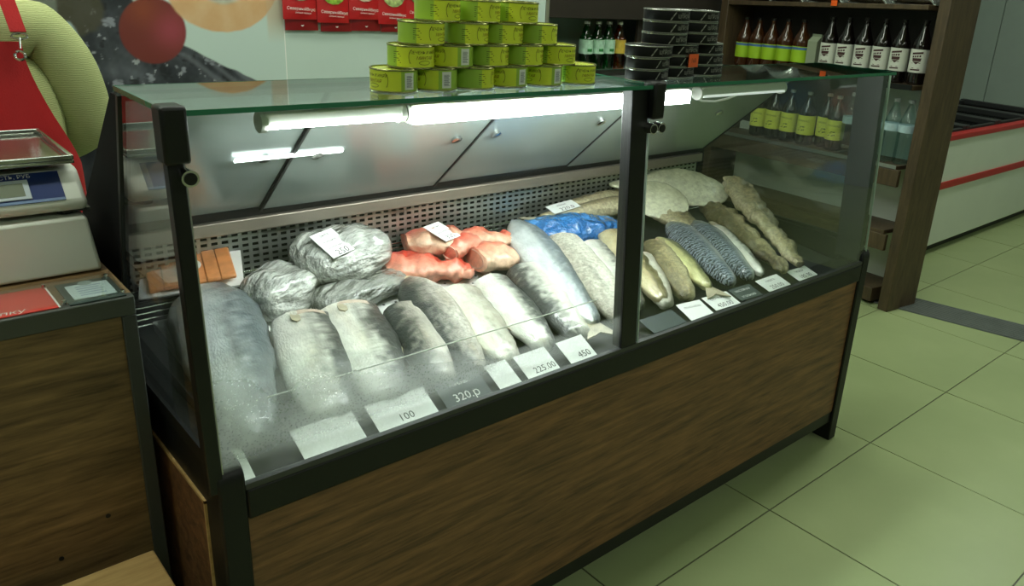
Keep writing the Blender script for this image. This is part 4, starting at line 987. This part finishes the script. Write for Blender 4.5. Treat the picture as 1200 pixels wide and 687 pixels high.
ys = (.632, .530, .425, .320, .218, .110); nm6 = ['farthest from the end post', 'second in the row', 'third in the row', 'fourth in the row', 'fifth in the row', 'beside the near end post']
place(db, [rackpt(y, .09, rz_(1.0755, y)) for y in ys], ['dark bottle with white crest label on upper shelf, '+n for n in nm6])
ab = bottle_master('amber_bottle', 'bottle', 'amber bottles on the upper shelf', .265, .046, M_ABOT, M_CAPK, mat('lime_paper', srgb(160, 200, 40), .5, vary=.04), .050, .130, .45, stripe, mat('blue_band', srgb(70, 110, 170), .5))
ys = (1.225, 1.125, 1.024, .920, .812); nm5 = ['leftmost', 'second from left', 'third from left', 'fourth from left', 'rightmost']
place(ab, [rackpt(y, .09, rz_(1.0755, y)) for y in ys], ['amber bottle with lime green label on upper shelf, '+n for n in nm5])
c_ = rackpt(.725, .10, rz_(1.0755, .725)); ct = empty('paper_carton', c_, 'plain grey-green carton between amber and dark bottles', 'carton', None, (0, 0, RA))
MB().box(-.03, .03, -.030, .030, 0, .16).prism([(-.03, -.030, .16), (.03, -.030, .16), (0, -.030, .185)], (0, .06, 0)).build('carton_body', mat('carton_grey', srgb(150, 160, 136), .6), ct)
MB().box(-.002, .002, -.030, .030, .184, .196).build('carton_seam', mat('carton_seam', srgb(128, 138, 116), .6), ct)
yb_ = bottle_master('lemonade_bottle', 'bottle', 'yellow label bottles on the lower shelf', .275, .046, M_DBOT, M_CAPB, mat('yellow_label', srgb(226, 228, 92), .5, vary=.04), .055, .155, .42, textlab, M_TINTXT)
ys = (1.040, .930, .818, .700, .612, .510); 
place(yb_, [rackpt(y, .09 if i != 4 else .14, rz_(.7055, y)) for i, y in enumerate(ys)], ['dark bottle with yellow label on lower shelf, '+n for n in ['leftmost', 'second from left', 'third from left', 'fourth from left', 'set back behind the last two', 'nearest the water bottles']])
M_WLAB = mat('water_label', srgb(180, 206, 214), .4, vary=.2, vscale=30)
wb = bottle_master('water_bottle', 'bottle', 'clear water bottles on the lower shelf', .300, .040, M_WBOT, mat('cap_grey', srgb(170, 178, 178), .4), M_WLAB, .150, .185, .40)
ys = (.415, .335, .255, .175, .095)
place(wb, [rackpt(y, .08, rz_(.7055, y)) for y in ys], ['clear water bottle on lower shelf, '+n for n in ['farthest, beside the yellow label bottles', 'second of the row', 'middle of the row', 'fourth of the row', 'nearest, beside the end post']])
M_FOIL = mat('foil_packet', srgb(196, 206, 200), .22, metal=.85, bump=.9, bscale=40)
for i, y in enumerate((.17, .42, .67, .92, 1.14)):
    c_ = rackpt(y, .11, rz_(1.427, y)); e = empty('foil_packet', c_, 'crinkled silver foil packet on top shelf, '+['beside the near end post', 'second from near post', 'third from near post', 'fourth from near post', 'farthest'][i], 'packet', 'foil packets on the top shelf', (0, 0, RA))
    rings = []
    for k in range(13):
        t_ = k/12; p = max(.08, math.sin(math.pi*t_)**.5); rings.append([Vector((math.cos(a)*.075*(.85+.15*p), -.105+.21*t_, .045*p+.045*p*math.sin(a)+.006*noise.noise(Vector((math.cos(a)*3, t_*9, i+math.sin(a)*3))))) for a in [2*math.pi*j/14 for j in range(14)]])
    MB().loft(rings[::-1]).build('foil_pouch', M_FOIL, e, ang=120)
    for y0 in (-.112, .100): MB().box(-.06, .06, y0, y0+.012, .0, .006).build('crimped_seal', M_FOIL, e)

# ------------------------------------------------------------------ wall shelf in the niche with soda bottles
ws = empty('niche_shelf', (1.5, 2.25, 0), 'dark wooden wall cabinet behind the black tins with an open pale shelf', 'cabinet'); WO = (1.5, 2.25, 0)
M_WDARK = mat('dark_cabinet', srgb(42, 36, 30), .5, vary=.15)
for nm, b, m in (('shelf_board', (.78, 2.9, 2.02, 2.40, .955, .982), mat('pale_shelf', srgb(186, 192, 184), .5)), ('header_board', (.78, 2.9, 2.02, 2.38, 1.245, 1.50), M_WDARK), ('side_board', (.765, .785, 2.0, 2.41, 0, 1.6), mat('grey_side', srgb(120, 122, 104), .5)),
                 ('base_cabinet', (.79, 2.9, 2.04, 2.40, 0, .955), M_WDARK), ('closed_door', (1.47, 2.9, 2.06, 2.08, .982, 1.245), M_WDARK)):
    MB().box(*b).build(nm, m, ws, o=WO, bevel=.002)
MB().box(.79, 1.47, 2.395, 2.41, .982, 1.245).build('pale_back', mat('pale_green_back', srgb(170, 192, 180), .5), ws, o=WO)
def soda_deco(t, r, l0, l1): arc_patch(t, r, F0-.5, F0+.3, l0+.012, l0+.026, 8)
gs = bottle_master('soda_bottle', 'bottle', 'soda bottles behind the tins', .245, .036, M_GBOT, M_CAPW, mat('mint_label', srgb(176, 214, 190), .45, vary=.2, vscale=40), .085, .155, .40, soda_deco, mat('leaf_ink', srgb(40, 120, 60), .6))
og = bottle_master('soda_bottle', 'bottle', 'soda bottles behind the tins', .245, .036, M_OBOT, M_CAPW, mat('gold_label', srgb(206, 176, 70), .45, vary=.2, vscale=40), .085, .155, .40)
for i, (x, l) in enumerate(((1.130, 'green soda bottle with white cap behind the tins, leftmost'), (1.212, 'green soda bottle with white cap behind the tins, middle one'), (1.290, 'green soda bottle beside the orange ones'))):
    if i == 0: gs.location = (x, 2.1, .9825); gs['label'] = l
    else: copy_thing(gs, (x, 2.1, .9825), l)
og.location = (1.372, 2.1, .9825); og['label'] = 'orange soda bottle beside the green ones'; copy_thing(og, (1.432, 2.16, .9825), 'orange soda bottle half hidden by the black tins')

# ------------------------------------------------------------------ chest freezer
FO = (3.7, 1.25, 0)
fz = empty('chest_freezer', FO, 'long white chest freezer with red bands and black lid frames', 'freezer')
M_FRZ = mat('freezer_white', srgb(206, 214, 202), .4, vary=.02)
fx0, fx1, fy, fyb = 2.66, 4.75, .86, 1.62
def fp(n, mb, m, bevel=0): return mb.build(n, m, fz, o=FO, bevel=bevel)
for nm, b in (('front_wall', (fx0, fx1, fy, fy+.06, .06, .70)), ('back_wall', (fx0, fx1, fyb-.06, fyb, .06, .70)), ('side_wall', (fx0, fx0+.06, fy+.06, fyb-.06, .06, .70)), ('side_wall', (fx1-.06, fx1, fy+.06, fyb-.06, .06, .70)), ('freezer_bottom', (fx0+.06, fx1-.06, fy+.06, fyb-.06, .06, .12))):
    fp(nm, MB().box(*b), M_FRZ, .006)
fp('plinth', MB().box(fx0+.05, fx1-.05, fy+.05, fyb-.05, 0, .06), M_BLACKM)
fp('red_band', MB().box(fx0-.006, fx1+.006, fy-.010, fy, .412, .455).box(fx0-.010, fx0, fy, fyb, .412, .455), M_RED, .003)
fp('red_rim', MB().box(fx0-.006, fx1+.006, fy-.010, fy+.05, .70, .73).box(fx0-.010, fx0+.05, fy+.05, fyb, .70, .73).box(fx1-.05, fx1+.01, fy+.05, fyb, .70, .73).box(fx0-.01, fx1+.01, fyb-.05, fyb+.01, .70, .73), M_RED, .003)
for k in range(4):
    xa = fx0+.06+k*.4925; 
    l = fp('sliding_lid', MB().box(xa, xa+.49, fy+.06, fyb-.06, .712, .718), glass('lid_glass_%d' % k, (.35, .38, .38), 2.0))
    MB().box(xa, xa+.05, fy+.06, fyb-.06, .7185, .752).box(xa+.44, xa+.49, fy+.06, fyb-.06, .7185, .752).box(xa+.05, xa+.44, fyb-.09, fyb-.06, .7185, .745).box(xa+.05, xa+.44, fy+.06, fy+.085, .7185, .74).build('lid_frame', mat('lid_black', srgb(30, 33, 33), .5), l, o=FO, bevel=.003)
fp('inner_basket', MB().box(fx0+.07, fx1-.07, fy+.07, fyb-.07, .12, .52), mat('frozen_goods', srgb(120, 130, 130), .6, vary=.5, vscale=12))

# ------------------------------------------------------------------ saleswoman
def skin_mesh(verts, edges, radii, root, sub=2):
    me = bpy.data.meshes.new('tmp'); me.from_pydata(verts, edges, []); ob = bpy.data.objects.new('tmp', me); COL.objects.link(ob)
    sk = ob.modifiers.new('s', 'SKIN'); sk.use_smooth_shade = True; sk.branch_smoothing = .4
    for i, r in enumerate(radii):
        d = me.skin_vertices[0].data[i]; d.radius = r if isinstance(r, tuple) else (r, r); d.use_root = (i == root)
    sb_ = ob.modifiers.new('b', 'SUBSURF'); sb_.levels = sub; sb_.render_levels = sub
    bpy.context.view_layer.update()
    out = bpy.data.meshes.new_from_object(ob.evaluated_get(bpy.context.evaluated_depsgraph_get()))
    bpy.data.objects.remove(ob); bpy.data.meshes.remove(me)
    out.polygons.foreach_set('use_smooth', [True]*len(out.polygons)); out.validate(); return out
def chain_builder():
    V, E, Rr = [], [], []
    def chain(pts, start=None):
        prev = start; ids = []
        for p, r in pts:
            V.append(p); Rr.append(r); i = len(V)-1; ids.append(i)
            if prev is not None: E.append((prev, i))
            prev = i
        return ids
    return V, E, Rr, chain
M_SKIN = mat('skin', srgb(206, 160, 132), .5, vary=.05)
def woman():
    loc = (-1.585, 1.22, 0)
    V, E, Rr, ch = chain_builder()
    sp = ch([((0, .01, .84), (.15, .11)), ((0, .01, .95), (.135, .10)), ((0, .0, 1.08), (.135, .10)), ((0, 0, 1.20), (.145, .10)), ((0, .01, 1.27), (.12, .085)), ((0, .01, 1.325), (.055, .055)), ((0, 0, 1.37), (.05, .05)), ((0, -.01, 1.43), (.066, .078)), ((0, -.01, 1.50), (.074, .092)), ((0, -.005, 1.56), (.062, .08))])
    for s in (-1, 1):
        ch([((s*.085, .01, .78), .088), ((s*.09, 0, .62), .075), ((s*.09, -.005, .45), .055), ((s*.09, .01, .30), .052), ((s*.09, .015, .10), .036), ((s*.09, -.01, .05), .036), ((s*.095, -.12, .035), .032), ((s*.095, -.17, .03), .022)], sp[0])
    hands = {}
    for s in (-1, 1):
        # elbows out, both hands clasped behind the back
        a = ch([((s*.15, .005, 1.262), .055), ((s*.19, .01, 1.20), .048), ((s*.228, .045, 1.06), .040), ((s*.235, .060, 1.01), .040), ((s*.17, .150, .965), .034), ((s*.09, .205, .945), .026), ((s*.045, .215, .940), (.022, .034))], sp[4])
        w_ = a[-1]
        for k, (dz, ln) in enumerate(((.022, .055), (.008, .065), (-.007, .060), (-.021, .045))):
            ch([((s*.020, .222, .940+dz), .0095), ((s*(.020-ln*.5), .226, .938+dz), .0085), ((s*(.020-ln*.85), .214+.004*k, .934+dz), .0075)], w_)
        ch([((s*.040, .212, .968), .0105), ((s*.022, .214, .985), .0085), ((s*.006, .216, .990), .0075)], w_)
    me = skin_mesh(V, E, Rr, sp[0], 2); me.materials.append(M_SKIN)
    p = bpy.data.objects.new('person', me); COL.objects.link(p); p.location = loc; p.rotation_euler = (0, 0, R(-6))
    tag(p, 'person in light green knitted sweater and red apron standing with hands behind the back', 'person')
    # face
    fc = MB()
    fc.loft([[Vector((math.cos(a)*w_, -.088-d, z+math.sin(a)*.004)) for a in [2*math.pi*j/8 for j in range(8)]] for z, w_, d in ((1.495, .008, -.004), (1.475, .010, .008), (1.460, .015, .016), (1.452, .012, .004))]); fc.build('nose', M_SKIN, p)
    for s in (-1, 1):
        ey = MB(); ey.lathe([(.002, -.011), (.010, -.006), (.012, 0), (.010, .006), (.002, .011)], 12, (s*.032, -.082, 1.50)); eo = ey.build('eye', mat('eye_white', srgb(230, 228, 222), .2), p)
        MB().tube([(s*.032, -.092, 1.50), (s*.032, -.0955, 1.50)], .005, 10).build('iris', mat('iris_brown', srgb(60, 40, 26), .2), eo)
        MB().tube([(s*.016, -.094, 1.524), (s*.032, -.097, 1.528), (s*.048, -.088, 1.522)], .0028, 6).build('eyebrow', mat('brow', srgb(60, 44, 34), .7), p)
        er = MB(); er.lathe([(.006, -.028), (.014, -.012), (.017, .006), (.012, .024), (.004, .03)], 10, (s*.076, .0, 1.49), sx=.5); er.build('ear', M_SKIN, p)
    MB().tube([(-.024, -.088, 1.432), (0, -.098, 1.430), (.024, -.088, 1.432)], [.003, .007, .003], 8).build('mouth', mat('lips', srgb(170, 88, 84), .4), p)
    hm = MB(); rings = []
    for i in range(9):
        ph = math.pi*.62*i/8; z = 1.512+.098*math.cos(ph); rr = math.sin(ph)
        rings.append([Vector((math.cos(a)*.086*rr, .018+math.sin(a)*(.105 if math.sin(a) > 0 else .082)*rr, z+(.012 if math.sin(a) < 0 else -.03*rr*math.sin(a)))) for a in [2*math.pi*j/20 for j in range(20)]])
    rings[0] = [Vector((q.x*.1, q.y, q.z)) for q in rings[1]] if False else rings[0]
    hm.loft(rings[::-1]); hm.build('hair', mat('hair_brown', srgb(74, 52, 38), .5, bump=.6, bscale=90, stretch=(6, 6, 1)), p, ang=180)
    bn = MB(); bn.lathe([(.004, -.04), (.03, -.03), (.04, 0), (.03, .03), (.004, .04)], 14, (0, .125, 1.53)); bn.build('hair_bun', MATS['hair_brown'], p)
    # sweater: torso and both sleeves in one knit
    V, E, Rr, ch = chain_builder()
    t = ch([((0, .01, .80), (.168, .128)), ((0, .01, .92), (.205, .125)), ((0, .0, 1.06), (.218, .120)), ((0, 0, 1.18), (.205, .118)), ((0, .01, 1.265), (.13, .095)), ((0, .01, 1.315), (.066, .064))])
    for s in (-1, 1):
        ch([((s*.160, .005, 1.245), .080), ((s*.212, .012, 1.17), .073), ((s*.238, .040, 1.06), .066), ((s*.240, .062, 1.00), .066), ((s*.185, .145, .955), .058), ((s*.105, .205, .943), .040)], t[4])
    me = skin_mesh(V, E, Rr, t[0], 2)
    m, nt, bs = new_mat('green_knit'); tc = nd(nt, 'ShaderNodeTexCoord'); wv = nd(nt, 'ShaderNodeTexWave', Scale=80., Distortion=3.5, Detail=2., bands_direction='Z'); nt.links.new(tc.outputs['Object'], wv.inputs['Vector'])
    r_ = nd(nt, 'ShaderNodeValToRGB'); r_.color_ramp.elements[0].color = srgb(168, 176, 118); r_.color_ramp.elements[1].color = srgb(196, 202, 146); nt.links.new(wv.outputs['Fac'], r_.inputs[0]); nt.links.new(r_.outputs[0], bs.inputs['Base Color'])
    bp = nd(nt, 'ShaderNodeBump', Strength=.45, Distance=.003); nt.links.new(wv.outputs['Fac'], bp.inputs['Height']); nt.links.new(bp.outputs[0], bs.inputs['Normal']); bs.inputs['Roughness'].default_value = .9
    me.materials.append(m); so = bpy.data.objects.new('sweater', me); COL.objects.link(so); so.parent = p
    # trousers
    V, E, Rr, ch = chain_builder(); t = ch([((0, .01, .90), (.158, .118)), ((0, .01, .80), (.165, .12))])
    for s in (-1, 1): ch([((s*.088, .01, .72), .098), ((s*.092, 0, .5), .082), ((s*.092, .01, .3), .072), ((s*.092, .015, .08), .066)], t[1])
    me = skin_mesh(V, E, Rr, t[1], 2); me.materials.append(mat('dark_trousers', srgb(40, 42, 48), .8)); so = bpy.data.objects.new('trousers', me); COL.objects.link(so); so.parent = p
    # apron: a bent sheet hugging the front
    ap = MB(); rows_ = []; nz, na = 26, 20
    for i in range(nz+1):
        z = .42+(1.215-.42)*i/nz
        if z > 1.19: hwid = .132
        elif z > .93: hwid = .134+.090*((1.19-z)/.26)**1.25
        else: hwid = .222
        rx, ry = .186, (.152 if z > 1.0 else .155+.02*(1-z))
        amax = math.asin(min(.9999, hwid/.226)); row = []
        for k in range(na+1):
            an = -amax+2*amax*k/na; fold = .006*math.sin(an*9+z*5)*(1 if z < 1.05 else .5)
            row.append(Vector(((rx+.026+fold*.5)*math.sin(an)*(1+.03*abs(math.sin(an))), .005-(ry+fold)*math.cos(an), z+(.012*math.cos(an*1.2) if i == nz else 0))))
        rows_.append(row)
    vs = [q for row in rows_ for q in row]; vb = [q*1.0+Vector((0, .005, 0)) for q in vs]; n = na+1; N = len(vs)
    fs = [(i*n+k, i*n+k+1, (i+1)*n+k+1, (i+1)*n+k) for i in range(nz) for k in range(na)]
    fb = [tuple(x+N for x in f[::-1]) for f in fs]; rim = [k for k in range(n)]+[i*n+na for i in range(1, nz+1)]+[nz*n+k for k in range(na-1, -1, -1)]+[i*n for i in range(nz-1, 0, -1)]
    fr_ = [(rim[i], rim[i]+N, rim[(i+1) % len(rim)]+N, rim[(i+1) % len(rim)]) for i in range(len(rim))]
    ap.add(vs+vb, fs+fb+fr_); M_APR = mat('red_apron', srgb(176, 14, 20), .75, vary=.12, vscale=9, bump=.3, bscale=300)
    ao = ap.build('apron', M_APR, p)
    for s in (-1, 1):
        st = MB()
        pa, pb, pc_, pd = Vector((s*.122, -.138, 1.245)), Vector((s*.112, -.110, 1.31)), Vector((s*.080, -.04, 1.345)), Vector((s*.05, .09, 1.33))
        for q0, q1 in ((pa, pb), (pb, pc_), (pc_, pd)): st.prism([q0+Vector((-.014, 0, 0)), q0+Vector((.014, 0, 0)), q1+Vector((.014, 0, 0)), q1+Vector((-.014, 0, 0))], (0, -.004, .002))
        st.build('strap', M_APR, ao)
        rg = MB()
        rg.tube([Vector((s*.122, -.146, 1.238))+Vector((math.cos(a)*.014, 0, math.sin(a)*.006)) for a in [2*math.pi*j/14 for j in range(15)]], .0025, 6)
        rg.tube([(s*.122, -.148, 1.236), (s*.120, -.150, 1.214)], .002, 6)
        rg.tube([Vector((s*.118, -.138, 1.198))+Vector((math.cos(a)*.009, -.001, math.sin(a)*.009)) for a in [2*math.pi*j/14 for j in range(15)]], .003, 6)
        rg.build('strap_ring', M_CHROME, ao)
    for s in (-1, 1): MB().box(s*.095-.045, s*.095+.045, -.20, .09, .001, .045).build('shoe', M_BLACKM, p, bevel=.015)
woman()
